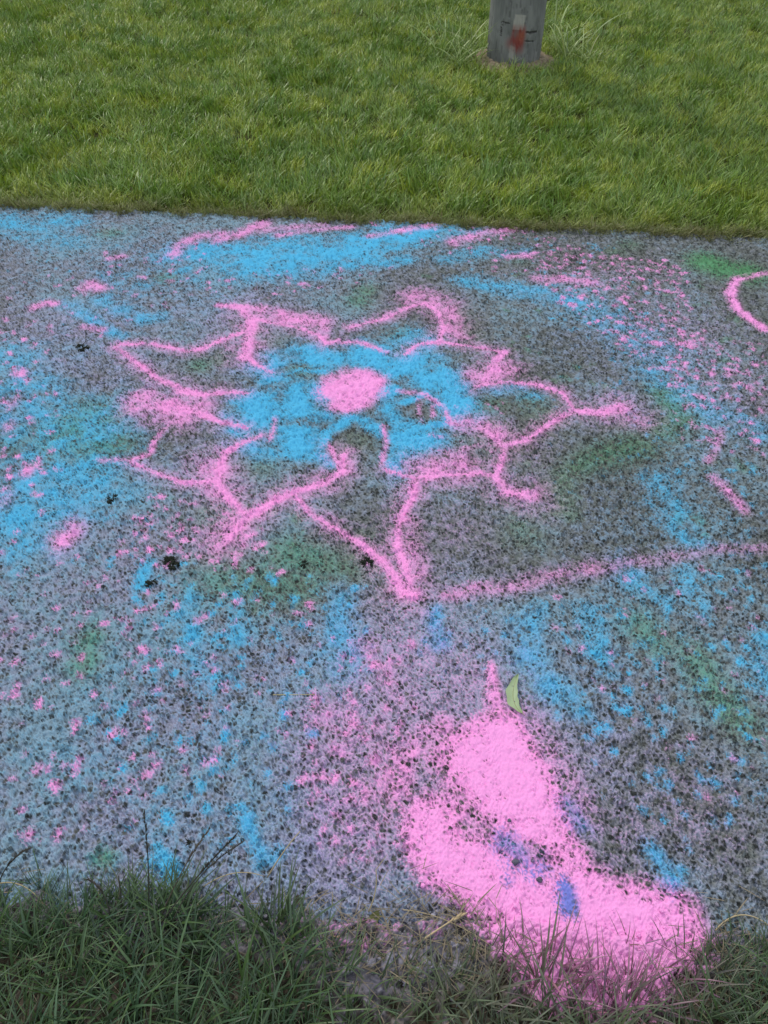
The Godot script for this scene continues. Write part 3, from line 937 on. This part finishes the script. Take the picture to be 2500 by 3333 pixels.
func build_lawn() -> void:
	var lawn := Node3D.new()
	lawn.name = "lawn_grass"
	lawn.set_meta("kind", "stuff")
	lawn.set_meta("label", "mown green lawn grass beyond the far edge of the path")
	lawn.set_meta("category", "grass")
	add_child(lawn)
	var m := leaf_material()
	var kinds := 7
	var where: Array = []
	var tint: Array = []
	for k in kinds:
		var w: Array[Transform3D] = []
		where.append(w)
		tint.append(PackedColorArray())
	var n_swirl := FastNoiseLite.new()
	plain(n_swirl, 91, 0.8, 2)
	var n_patch := FastNoiseLite.new()
	plain(n_patch, 92, 0.42, 3)
	var n_clump := FastNoiseLite.new()
	plain(n_clump, 93, 0.11, 2)
	for pass_at in [[-5.0, 5.0, -4.6, 1500.0], [-5.6, 5.6, -6.6, 1100.0], [-6.6, 6.6, -9.4, 800.0], [-10.0, 10.0, -15.0, 330.0]]:
		var near_z: float = {-4.6: 0.0, -6.6: -4.6, -9.4: -6.6, -15.0: -9.4}[pass_at[2]]
		var z_hi: float = near_z if near_z < -0.1 else -3.0
		var count: int = int((pass_at[1] - pass_at[0]) * (z_hi - pass_at[2]) * pass_at[3])
		for q in count:
			var x: float = rng.randf_range(pass_at[0], pass_at[1])
			var z: float = rng.randf_range(pass_at[2], z_hi)
			var edge := far_edge(x) - z
			var cl := n_clump.get_noise_2d(x, z)
			if edge < -0.012 + 0.045 * cl:
				continue
			var to_pole := Vector2(x - 0.93, z + 6.245).length()
			var bare := 0.260 + 0.08 * cl - 0.115 * clampf((z + 6.245) / maxf(to_pole, 0.01), 0.0, 1.0)
			if to_pole < bare or (to_pole < bare + 0.08 and rng.randf() < 0.5):
				continue
			if cl < -0.42 and rng.randf() < 0.7:
				continue
			var pt := n_patch.get_noise_2d(x, z)
			var sw := n_swirl.get_noise_2d(x, z) * PI + 0.3
			var rim := smoothstep(0.30, 0.02, edge)
			var size := (0.92 + cl * 0.95 + pt * 0.15) * rng.randf_range(0.65, 1.35) * lerpf(1.0, 0.72, rim)
			size = maxf(size, 0.4) * (1.5 if z < -9.4 else 1.0)
			var b := Basis(Vector3.UP, sw + rng.randf_range(-0.9, 0.9)) * Basis(Vector3.RIGHT, rng.randf_range(-0.12, 0.12))
			b = b.scaled(Vector3(size, size * rng.randf_range(0.85, 1.15), size))
			var k := rng.randi() % (kinds - 1)
			if rng.randf() < 0.05 + 0.25 * rim + 0.20 * smoothstep(0.1, 0.5, -pt):
				k = kinds - 1
			where[k].append(Transform3D(b, Vector3(x, -0.022, z)))
			var c := Color(0.250, 0.385, 0.052).lerp(Color(0.480, 0.550, 0.080), clampf(0.45 + pt * 1.1 + rng.randfn(0.0, 0.2), 0.0, 1.0))
			c = c.lerp(Color(0.130, 0.255, 0.065), clampf(cl * 1.2, 0.0, 0.8))
			c = c.lerp(Color(0.250, 0.250, 0.085), rim * 0.5)
			tint[k].append(c * rng.randf_range(0.82, 1.2))
	# blades hanging over the edge of the asphalt
	for q in 2600:
		var x := rng.randf_range(-4.6, 4.6)
		var z := far_edge(x) + rng.randfn(0.000, 0.020) + 0.025 * n_clump.get_noise_2d(x, 0.0)
		var k := kinds - 1 if rng.randf() < 0.45 else rng.randi() % (kinds - 1)
		var size := rng.randf_range(0.35, 0.85) * (1.0 + 0.6 * n_clump.get_noise_2d(x, 5.0))
		var b := Basis(Vector3.UP, -PI / 2 + rng.randf_range(-1.0, 1.0)) * Basis(Vector3.BACK, rng.randf_range(-0.5, 0.0))
		where[k].append(Transform3D(b.scaled(Vector3.ONE * size), Vector3(x, 0.004, z)))
		tint[k].append(Color(0.20, 0.26, 0.06).lerp(Color(0.27, 0.24, 0.11), rng.randf()) * rng.randf_range(0.6, 1.1))
	for k in kinds:
		var mesh: ArrayMesh
		if k == kinds - 1:
			mesh = tuft(14, 0.035, 0.030, 0.065, 0.0022, 0.0034, 0.75, Vector3.ZERO, 0.9, 3, 0.75)
		else:
			mesh = tuft(17, 0.036, 0.032, 0.074, 0.0026, 0.0044, 0.48, Vector3(0.30, 0, 0), 0.8, 3, 0.05)
		scatter("tufts", lawn, mesh, where[k], tint[k], m)


func build_verge_grass() -> void:
	var m := leaf_material()
	var grass := Node3D.new()
	grass.name = "verge_grass"
	grass.set_meta("kind", "stuff")
	grass.set_meta("label", "dark unmown grass growing along the near edge of the path")
	grass.set_meta("category", "grass")
	add_child(grass)
	var kinds := 8
	var where: Array = []
	var tint: Array = []
	for k in kinds:
		var w: Array[Transform3D] = []
		where.append(w)
		tint.append(PackedColorArray())
	# along x: how thick the grass stands, how far it reaches over the edge (metres), how tall
	var marks := [-1.6, 0.95, 0.02, 1.0,  -0.70, 0.95, 0.02, 1.0,  -0.45, 1.0, 0.035, 1.15,  -0.30, 0.9, 0.0, 0.95,  -0.20, 1.0, 0.03, 1.15,  -0.10, 0.75, -0.01, 0.85,  -0.02, 0.50, -0.045, 0.75,  0.08, 0.42, -0.05, 0.8,  0.16, 0.60, -0.02, 0.9,  0.30, 0.72, -0.03, 1.1,  0.40, 0.7, -0.05, 1.1,  0.50, 0.8, -0.02, 0.9,  0.60, 0.95, 0.0, 1.0,  1.6, 0.95, 0.0, 1.0]
	for q in 6200:
		var x := rng.randf_range(-1.5, 1.5)
		var z := -0.56 + 1.05 * pow(rng.randf(), 1.5)
		var s := 0
		while s < marks.size() - 8 and x > marks[s + 4]:
			s += 4
		var t: float = clampf((x - marks[s]) / (marks[s + 4] - marks[s]), 0.0, 1.0)
		var thickness: float = lerpf(marks[s + 1], marks[s + 5], t)
		var reach: float = lerpf(marks[s + 2], marks[s + 6], t)
		var tall: float = lerpf(marks[s + 3], marks[s + 7], t)
		var back := z - (near_edge(x) - reach)
		var cl := n_edge.get_noise_2d(x * 1.4, z * 1.4 + 20.0)
		if back < 0.0 + cl * 0.03:
			continue
		thickness = lerpf(thickness, 0.95, smoothstep(0.10, 0.24, back))
		if rng.randf() > thickness * (0.55 + smoothstep(0.0, 0.08, back) * 0.5):
			continue
		var size := tall * rng.randf_range(0.65, 1.25) * (1.0 + cl * 0.35) * lerpf(0.72, 1.0, smoothstep(0.0, 0.06, back))
		var b := Basis(Vector3.UP, rng.randf_range(-1.1, 1.1)).scaled(Vector3(size, size, size))
		var k := rng.randi() % (kinds - 1)
		if rng.randf() < 0.10 + 0.25 * (1.0 - thickness):
			k = kinds - 1
		where[k].append(Transform3D(b, Vector3(x, -0.004, z)))
		var c := Color(0.044, 0.100, 0.034).lerp(Color(0.080, 0.142, 0.042), clampf(0.5 + cl * 1.2 + rng.randfn(0.0, 0.25), 0.0, 1.0))
		c = c.lerp(Color(0.070, 0.130, 0.092), rng.randf() * 0.6)
		# powder settled on the blades round the pour
		var po := sample(POUR, (x - X0) / CELL, (z - 0.02 - Z0) / CELL)
		var near_pour := exp(-pow((x - 0.37) / 0.17, 2.0) - pow((z + 0.40) / 0.10, 2.0))
		c = c.lerp(Color(0.42, 0.17, 0.32), clampf((po * 0.55 + near_pour * 0.65) * rng.randf_range(0.2, 1.3), 0.0, 0.9))
		c = c.lerp(Color(0.15, 0.14, 0.10), clampf(0.6 * exp(-pow((x - 0.15) / 0.2, 2.0)) * rng.randf(), 0.0, 0.6))
		tint[k].append(c * rng.randf_range(0.8, 1.25))
	for k in kinds:
		var mesh: ArrayMesh
		if k == kinds - 1:
			mesh = tuft(9, 0.030, 0.04, 0.09, 0.0018, 0.0030, 0.9, Vector3(0, 0, -0.2), 1.0, 5, 0.85)
		else:
			mesh = tuft(10, 0.020, 0.055, 0.130, 0.0028, 0.0046, 0.42, Vector3(0, 0, -0.42), 1.0, 6, 0.04)
		scatter("tufts", grass, mesh, where[k], tint[k], m)
	# dry straw lying in the gaps
	var straw := Node3D.new()
	straw.name = "dry_straw"
	straw.set_meta("kind", "stuff")
	straw.set_meta("label", "dry tan straw litter lying along the near edge of the path")
	straw.set_meta("category", "straw")
	add_child(straw)
	for k in 4:
		var w: Array[Transform3D] = []
		var tints := PackedColorArray()
		for q in 100:
			var x := rng.randf_range(-0.95, 0.95)
			if rng.randf() < 0.5:
				x = rng.randfn(0.10, 0.14)
			elif rng.randf() < 0.25:
				x = rng.randfn(0.68, 0.06)
			var z := near_edge(x) + rng.randfn(0.035, 0.035)
			if x > 0.25 and x < 0.52 and rng.randf() < 0.75:
				continue
			if sample(POUR, (x - X0) / CELL, (z - Z0) / CELL) > 0.5 and rng.randf() < 0.8:
				continue
			var size := rng.randf_range(0.5, 1.3)
			var b := Basis(Vector3.UP, rng.randf() * TAU) * Basis(Vector3.RIGHT, rng.randf_range(-0.12, 0.12))
			w.append(Transform3D(b.scaled(Vector3(size, size, size)), Vector3(x, 0.008 + rng.randf() * 0.010, z)))
			var v := rng.randf_range(0.55, 1.1)
			tints.append(Color(0.27, 0.225, 0.16) * v)
		var pos := PackedVector3Array()
		var nor := PackedVector3Array()
		var col := PackedColorArray()
		var idx := PackedInt32Array()
		for s in 3:
			var a := rng.randf() * TAU
			blade(pos, nor, col, idx, Vector3(rng.randfn(0, 0.03), 0, rng.randfn(0, 0.03)), Vector3(cos(a), 0, sin(a)) * 14.0, rng.randf_range(0.03, 0.075), rng.randf_range(0.0012, 0.0022), 0.25, 5, Color(1, 1, 1) * rng.randf_range(0.7, 1.2), 0.2)
		var arr := []
		arr.resize(Mesh.ARRAY_MAX)
		arr[Mesh.ARRAY_VERTEX] = pos
		arr[Mesh.ARRAY_NORMAL] = nor
		arr[Mesh.ARRAY_COLOR] = col
		arr[Mesh.ARRAY_INDEX] = idx
		var am := ArrayMesh.new()
		am.add_surface_from_arrays(Mesh.PRIMITIVE_TRIANGLES, arr)
		scatter("strands", straw, am, w, tints, vertex_material(0.8, 0.3))
	# loose grit on the bare earth
	var grit := Node3D.new()
	grit.name = "loose_gravel"
	grit.set_meta("kind", "stuff")
	grit.set_meta("label", "fine grey gravel scattered on the bare earth by the near edge")
	grit.set_meta("category", "gravel")
	add_child(grit)
	for k in 3:
		var w: Array[Transform3D] = []
		var tints := PackedColorArray()
		for q in 420:
			var x := rng.randf_range(-0.9, 0.9) if rng.randf() < 0.5 else rng.randfn(0.06, 0.12)
			var z := near_edge(x) + rng.randfn(0.045, 0.045)
			var size := rng.randf_range(0.0015, 0.0048)
			w.append(Transform3D(Basis(Vector3.UP, rng.randf() * TAU).scaled(Vector3.ONE * size), Vector3(x, 0.006 + rng.randf() * 0.002, z)))
			var c := Color(0.10, 0.10, 0.115).lerp(Color(0.30, 0.29, 0.36), rng.randf())
			if sample(POUR, (x - X0) / CELL, (z - Z0) / CELL) > 0.3:
				c = C_PINK
			tints.append(c)
		scatter("stones", grit, lump(Vector3(1.0, 0.7, 0.8), 0.6, 600 + k), w, tints, vertex_material(0.9, 0.2))


# ---------------------------------------------------------------- small things
func tube(pts: Array, r0: float, r1: float, sides := 6) -> ArrayMesh:
	var st := SurfaceTool.new()
	st.begin(Mesh.PRIMITIVE_TRIANGLES)
	var n := pts.size()
	var rings: Array = []
	for k in n:
		var p: Vector3 = pts[k]
		var d: Vector3 = (pts[mini(k + 1, n - 1)] - pts[maxi(k - 1, 0)]).normalized()
		var u := d.cross(Vector3(0.3, 0.2, 0.9)).normalized()
		var v := d.cross(u)
		var r := lerpf(r0, r1, float(k) / (n - 1))
		var ring: Array = []
		for s in sides:
			var a := TAU * s / sides
			ring.append(p + (u * cos(a) + v * sin(a)) * r)
		rings.append(ring)
	for k in n - 1:
		for s in sides:
			var s2 := (s + 1) % sides
			for q in [rings[k][s], rings[k][s2], rings[k + 1][s], rings[k][s2], rings[k + 1][s2], rings[k + 1][s]]:
				st.add_vertex(q)
	for s in sides:
		st.add_vertex(pts[0])
		st.add_vertex(rings[0][(s + 1) % sides])
		st.add_vertex(rings[0][s])
		st.add_vertex(pts[n - 1])
		st.add_vertex(rings[n - 1][s])
		st.add_vertex(rings[n - 1][(s + 1) % sides])
	st.index()
	st.generate_normals()
	return st.commit()


func curve(a: Vector3, b: Vector3, sag: Vector3, n := 10) -> Array:
	var out: Array = []
	for k in n + 1:
		var t := float(k) / n
		out.append(a.lerp(b, t) + sag * 4.0 * t * (1.0 - t))
	return out


func lump(radius: Vector3, rough: float, sd: int) -> ArrayMesh:
	# an irregular stone or clod
	var st := SurfaceTool.new()
	st.begin(Mesh.PRIMITIVE_TRIANGLES)
	var nz := FastNoiseLite.new()
	plain(nz, sd, 0.9, 2)
	var nu := 14
	var nv := 9
	var p := func(i: int, j: int) -> Vector3:
		var a := TAU * (i % nu) / nu
		var b := PI * j / nv
		var d := Vector3(sin(b) * cos(a), cos(b), sin(b) * sin(a))
		return d * radius * (1.0 + rough * nz.get_noise_3dv(d))
	for j in nv:
		for i in nu:
			for q in [p.call(i, j), p.call(i + 1, j), p.call(i, j + 1), p.call(i + 1, j), p.call(i + 1, j + 1), p.call(i, j + 1)]:
				st.add_vertex(q)
	st.index()
	st.generate_normals()
	return st.commit()


func clod(where: Vector3, size: float, label: String) -> void:
	# a trampled clump of dark wet turf: crumbs pressed together with bits of fibre
	var st := SurfaceTool.new()
	for k in 22:
		var a := rng.randf() * TAU
		var d := size * sqrt(rng.randf())
		var r := size * rng.randf_range(0.10, 0.30)
		var piece := lump(Vector3(r, r * rng.randf_range(0.35, 0.6), r * rng.randf_range(0.5, 1.0)), 1.3, 300 + k)
		st.append_from(piece, 0, Transform3D(Basis(Vector3.UP, rng.randf() * TAU), Vector3(cos(a) * d, r * 0.25, sin(a) * d * 0.9)))
	for k in 12:
		var a := rng.randf() * TAU
		var s := Vector3(cos(a), 0, sin(a)) * size * rng.randf_range(0.2, 0.8) + Vector3(0, 0.003, 0)
		var e := s + Vector3(rng.randfn(0, 0.6), rng.randf() * 0.15, rng.randfn(0, 0.6)) * size
		st.append_from(tube(curve(s, e, Vector3(0, size * 0.1, 0), 4), 0.0009, 0.0005, 4), 0, Transform3D())
	var o := obj("turf_clod", st.commit(), plain_material(Color(0.016, 0.021, 0.015), 0.85, 0.3))
	o.position = where
	o.rotation.y = rng.randf() * TAU
	tag(o, label, "clod", "dark clods trodden onto the path")


func stalk(called: String, label: String, a: Vector3, b: Vector3, sag: Vector3, r: float, c: Color, seeds: int, group: String) -> void:
	# a thin grass stalk; seeds > 0 gives it a spike of husks
	var pts := curve(Vector3.ZERO, b - a, sag, 12)
	var root := Node3D.new()
	root.name = numbered(called)
	root.position = a
	add_child(root)
	var m := plain_material(c, 0.7, 0.3)
	obj("stem", tube(pts, r * 1.3, r * 0.75, 5), m, root)
	if seeds > 0:
		var st := SurfaceTool.new()
		for k in seeds:
			var t := 1.0 - 0.40 * float(k) / seeds
			var i := int(t * 11.99)
			var p: Vector3 = pts[i].lerp(pts[mini(i + 1, 12)], t * 11.99 - i)
			var d: Vector3 = (pts[mini(i + 1, 12)] - pts[maxi(i - 1, 0)]).normalized()
			var outw := d.cross(Vector3(rng.randfn(), rng.randfn(), rng.randfn())).normalized()
			var tip := p + d * 0.010 + outw * 0.0032
			st.append_from(tube([p, p.lerp(tip, 0.45) + outw * 0.0006, tip], r * 1.6, 0.0003, 4), 0, Transform3D())
		obj("seed_head", st.commit(), m, root)
	tag(root, label, "grass stalk", group)


func build_small_things() -> void:
	# the fallen leaf
	var leaf := Node3D.new()
	leaf.name = "fallen_leaf"
	add_child(leaf)
	var p0 := Vector3(0.3229, 0.0120, -1.0328)
	var p1 := Vector3(0.3021, 0.0080, -0.9943)
	var p2 := Vector3(0.3040, 0.0080, -0.9545)
	var p3 := Vector3(0.3201, 0.0100, -0.9302)
	var st := SurfaceTool.new()
	st.begin(Mesh.PRIMITIVE_TRIANGLES)
	var spine: Array = []
	var lefts: Array = []
	var rights: Array = []
	var n := 22
	for k in n + 1:
		var t := float(k) / n
		var p: Vector3 = p0.bezier_interpolate(p1.lerp(p0, -0.15), p2 + Vector3(-0.006, 0, 0), p3, t)
		var d: Vector3 = p0.bezier_derivative(p1.lerp(p0, -0.15), p2 + Vector3(-0.006, 0, 0), p3, t).normalized()
		var side := d.cross(Vector3.UP).normalized()
		var w := 0.0185 * pow(sin(PI * clampf(t * 0.97 + 0.02, 0, 1)), 0.85) * (1.0 + 0.10 * sin(t * 21.0))
		spine.append(p)
		lefts.append(p + side * w * 0.92 + Vector3(0, 0.004 + 0.0015 * sin(t * 17.0), 0))
		rights.append(p - side * w * 0.55 + Vector3(0, 0.008 + 0.001 * sin(t * 13.0), 0))
	for k in n:
		for pair in [[lefts, spine], [spine, rights]]:
			for q in [pair[0][k], pair[1][k], pair[0][k + 1], pair[1][k], pair[1][k + 1], pair[0][k + 1]]:
				st.add_vertex(q)
	st.index()
	st.generate_normals()
	var lm := plain_material(Color(0.310, 0.400, 0.235), 0.5, 0.4)
	lm.backlight_enabled = true
	lm.backlight = Color(0.4, 0.45, 0.2)
	obj("leaf_blade", st.commit(), lm, leaf)
	var rib: Array = []
	for k in range(0, n + 1, 2):
		rib.append(spine[k] + Vector3(0, 0.0006, 0))
	rib.append(spine[n] + (spine[n] - spine[n - 2]) * 0.9)
	obj("midrib", tube(rib, 0.0005, 0.0008, 5), plain_material(Color(0.30, 0.32, 0.16), 0.6), leaf)
	tag(leaf, "slender pale green leaf lying on the path above the pink pour", "leaf")
	# dark clods
	clod(Vector3(-0.5891, 0.0010, -1.4004), 0.026, "largest dark clod, beside the blue streak at the left of the path")
	clod(Vector3(-0.6258, 0.0010, -1.3278), 0.018, "small dark clod just below the largest one, by the blue streak")
	clod(Vector3(-0.0466, 0.0010, -1.4004), 0.018, "dark clod against the lowest pink petal tip")
	clod(Vector3(-0.2222, 0.0010, -1.3937), 0.014, "faint dark clod in the green stain under the flower")
	clod(Vector3(-0.8160, 0.0010, -1.6538), 0.020, "dark clod in the blue wash left of the lower petals")
	clod(Vector3(-1.1266, 0.0010, -2.4647), 0.026, "flat dark clod near the far left petal tip")
	clod(Vector3(-0.9687, 0.0010, -1.5913), 0.009, "tiny dark clod in the blue wash above the pink spot")
	clod(Vector3(-0.4012, 0.0010, -0.6378), 0.006, "tiny black crumb among the grass stalks")
	# grit lying in the pour
	for g in [[Vector3(0.2648, 0.0030, -0.5982), 0.007, "round grey pebble in the pink pour"], [Vector3(0.2625, 0.0030, -0.6831), 0.004, "small dark pebble near the top of the blue patch"], [Vector3(0.3086, 0.0030, -0.5643), 0.006, "bluish pebble at the lower end of the blue patch"], [Vector3(0.5754, 0.0060, -0.4136), 0.008, "grey pebble lying between pink earth and grass"]]:
		var o := obj("pebble", lump(Vector3(1.0, 0.7, 0.85) * g[1], 0.5, 500 + int(g[1] * 1000)), plain_material(Color(0.10, 0.10, 0.14), 0.8))
		o.position = g[0]
		tag(o, g[2], "pebble", "loose grit on the path")
	# stalks standing out of the verge
	var dark := Color(0.050, 0.048, 0.040)
	var tan := Color(0.40, 0.33, 0.20)
	stalk("seed_stalk", "dark seed stalk at the left border leaning over the path", Vector3(-0.7545, 0.0000, -0.5221), Vector3(-0.6546, 0.1600, -0.5643), Vector3(-0.01, 0.02, 0), 0.0012, dark, 14, "grass stalks over the near edge")
	stalk("seed_stalk", "tall upright dark stalk rising straight from the verge", Vector3(-0.4538, 0.0000, -0.4929), Vector3(-0.4120, 0.3000, -0.5673), Vector3(0.006, 0.01, 0), 0.0011, dark, 10, "grass stalks over the near edge")
	stalk("seed_stalk", "dark stalk slanting to the upper right, thicker seed head", Vector3(-0.4335, 0.0000, -0.4725), Vector3(-0.2580, 0.2600, -0.5456), Vector3(0.0, 0.03, 0.01), 0.0012, dark, 22, "grass stalks over the near edge")
	stalk("seed_stalk", "thin brown stalk crossing beside the thicker seed head", Vector3(-0.4307, 0.0000, -0.4888), Vector3(-0.3141, 0.2200, -0.5752), Vector3(0.0, 0.02, 0.0), 0.0010, Color(0.09, 0.075, 0.055), 16, "grass stalks over the near edge")
	stalk("seed_stalk", "lower dark stalk arching toward the middle with sparse seeds", Vector3(-0.4109, 0.0000, -0.4565), Vector3(-0.2577, 0.2000, -0.5568), Vector3(-0.01, 0.04, 0.0), 0.0010, dark, 14, "grass stalks over the near edge")
	stalk("seed_stalk", "short dark stalk bent over with a drooping head", Vector3(-0.5234, 0.0000, -0.4725), Vector3(-0.5598, 0.0800, -0.5371), Vector3(0.022, 0.03, 0.0), 0.0012, dark, 14, "grass stalks over the near edge")
	stalk("seed_stalk", "short straight dark stalk with no seed head", Vector3(-0.5034, 0.0000, -0.4847), Vector3(-0.4970, 0.1000, -0.5366), Vector3(0.002, 0.0, 0), 0.0014, dark, 0, "grass stalks over the near edge")
	stalk("seed_stalk", "thin pale curved stalk standing between dark ones", Vector3(-0.5256, 0.0000, -0.5095), Vector3(-0.5195, 0.1000, -0.5568), Vector3(0.016, 0.0, 0), 0.0008, Color(0.22, 0.20, 0.15), 0, "grass stalks over the near edge")
	stalk("dry_stem", "pale straw stem slanting over the blue flecks", Vector3(-0.2308, 0.0100, -0.5662), Vector3(-0.1637, 0.1000, -0.6198), Vector3(0.0, 0.01, 0.0), 0.0012, tan, 0, "dry stems by the near edge")
	stalk("dry_stem", "short pale straw stem upright by the pour's left side", Vector3(-0.0299, 0.0050, -0.5037), Vector3(-0.0155, 0.0700, -0.5576), Vector3(0.006, 0.0, 0.0), 0.0012, tan, 0, "dry stems by the near edge")
	stalk("dry_stem", "braided straw ear lying at the lower left of the pour", Vector3(0.0733, 0.0140, -0.4525), Vector3(0.1504, 0.0220, -0.4951), Vector3(0.0, 0.004, 0.0), 0.0016, Color(0.46, 0.36, 0.22), 12, "dry stems by the near edge")
	stalk("dry_stem", "long thin straw crossing the bottom left of the pour", Vector3(0.0362, 0.0080, -0.5069), Vector3(0.2075, 0.0100, -0.4379), Vector3(0.0, 0.006, -0.012), 0.0008, tan, 0, "dry stems by the near edge")
	stalk("dry_stem", "straw lying flat across the middle of the path", Vector3(-0.2628, 0.0040, -0.9829), Vector3(-0.1598, 0.0040, -0.9842), Vector3(0.0, 0.001, 0.001), 0.0010, Color(0.36, 0.32, 0.17), 0, "dry stems by the near edge")
	stalk("dry_stem", "straw looping at the right border beside the pour", Vector3(0.6271, 0.0100, -0.4695), Vector3(0.7233, 0.0300, -0.4716), Vector3(0.0, 0.01, -0.02), 0.0013, tan, 0, "dry stems by the near edge")
	stalk("dry_stem", "pale straw low on the left with a kink", Vector3(-0.7571, 0.0100, -0.5548), Vector3(-0.6610, 0.0120, -0.5182), Vector3(0.0, 0.004, -0.012), 0.0011, tan, 0, "dry stems by the near edge")
	stalk("dry_stem", "bright straw arching under the blue flecks", Vector3(-0.3540, 0.0120, -0.5480), Vector3(-0.2368, 0.0200, -0.5644), Vector3(0.0, 0.01, -0.012), 0.0009, tan, 0, "dry stems by the near edge")
	# withered leaf scraps by the edge
	for w in [[Vector3(-0.0191, 0.0060, -0.4910), 0.020, Color(0.105, 0.115, 0.040), 0.6, "withered olive leaf scrap left of the pour"], [Vector3(-0.0522, 0.0060, -0.4691), 0.010, Color(0.13, 0.125, 0.045), 2.0, "tiny yellowish leaf scrap beside the olive one"], [Vector3(-0.1690, 0.0060, -0.5235), 0.013, Color(0.07, 0.065, 0.04), 1.2, "dark curled leaf scrap at the edge of the left grass"], [Vector3(-0.0940, 0.0100, -0.4655), 0.014, Color(0.30, 0.21, 0.15), 2.6, "dry pinkish brown leaf scrap on the straw"]]:
		var so := SurfaceTool.new()
		so.begin(Mesh.PRIMITIVE_TRIANGLES)
		var rim_pts: Array = []
		for k in 12:
			var a := TAU * k / 12
			rim_pts.append(Vector3(cos(a) * rng.randf_range(0.6, 1.2), rng.randf_range(-0.1, 0.35), sin(a) * rng.randf_range(0.3, 0.6)) * w[1])
		for k in 12:
			for q in [Vector3.ZERO, rim_pts[k], rim_pts[(k + 1) % 12]]:
				so.add_vertex(q)
		so.generate_normals()
		var o := obj("withered_leaf", so.commit(), plain_material(w[2], 0.75))
		o.position = w[0]
		o.rotation.y = w[3]
		tag(o, w[4], "leaf", "withered leaf scraps")
	# weeds at the foot of the pole
	for w in [[Vector3(0.64, 0, -6.20), 1.0, "broad bladed weed clump close against the pole's left side"], [Vector3(0.47, 0, -6.34), 1.1, "taller weed clump a little left of the pole"], [Vector3(0.52, 0, -6.04), 0.7, "low weed clump in front left of the pole's sandy ring"], [Vector3(1.30, 0, -6.30), 0.95, "weed clump touching the pole's right side"], [Vector3(1.45, 0, -6.10), 0.85, "dark weed clump right of the sandy ring"], [Vector3(1.36, 0, -6.55), 1.25, "tall thin weed clump behind the pole on the right"], [Vector3(0.90, 0, -5.99), 0.40, "short pale sprig at the pole's front foot"]]:
		var pale: bool = w[1] < 0.5
		var mesh := tuft(34 if not pale else 9, 0.09 * w[1], 0.12, 0.36, 0.006, 0.013, 0.60, Vector3.ZERO, 1.3, 7, 0.10 if not pale else 0.8)
		var mat := leaf_material()
		mat.albedo_color = Color(0.330, 0.430, 0.150).linear_to_srgb()
		var o := obj("weed_clump", mesh, mat)
		o.position = w[0]
		o.scale = Vector3.ONE * w[1]
		tag(o, w[2], "weeds", "weeds round the pole")
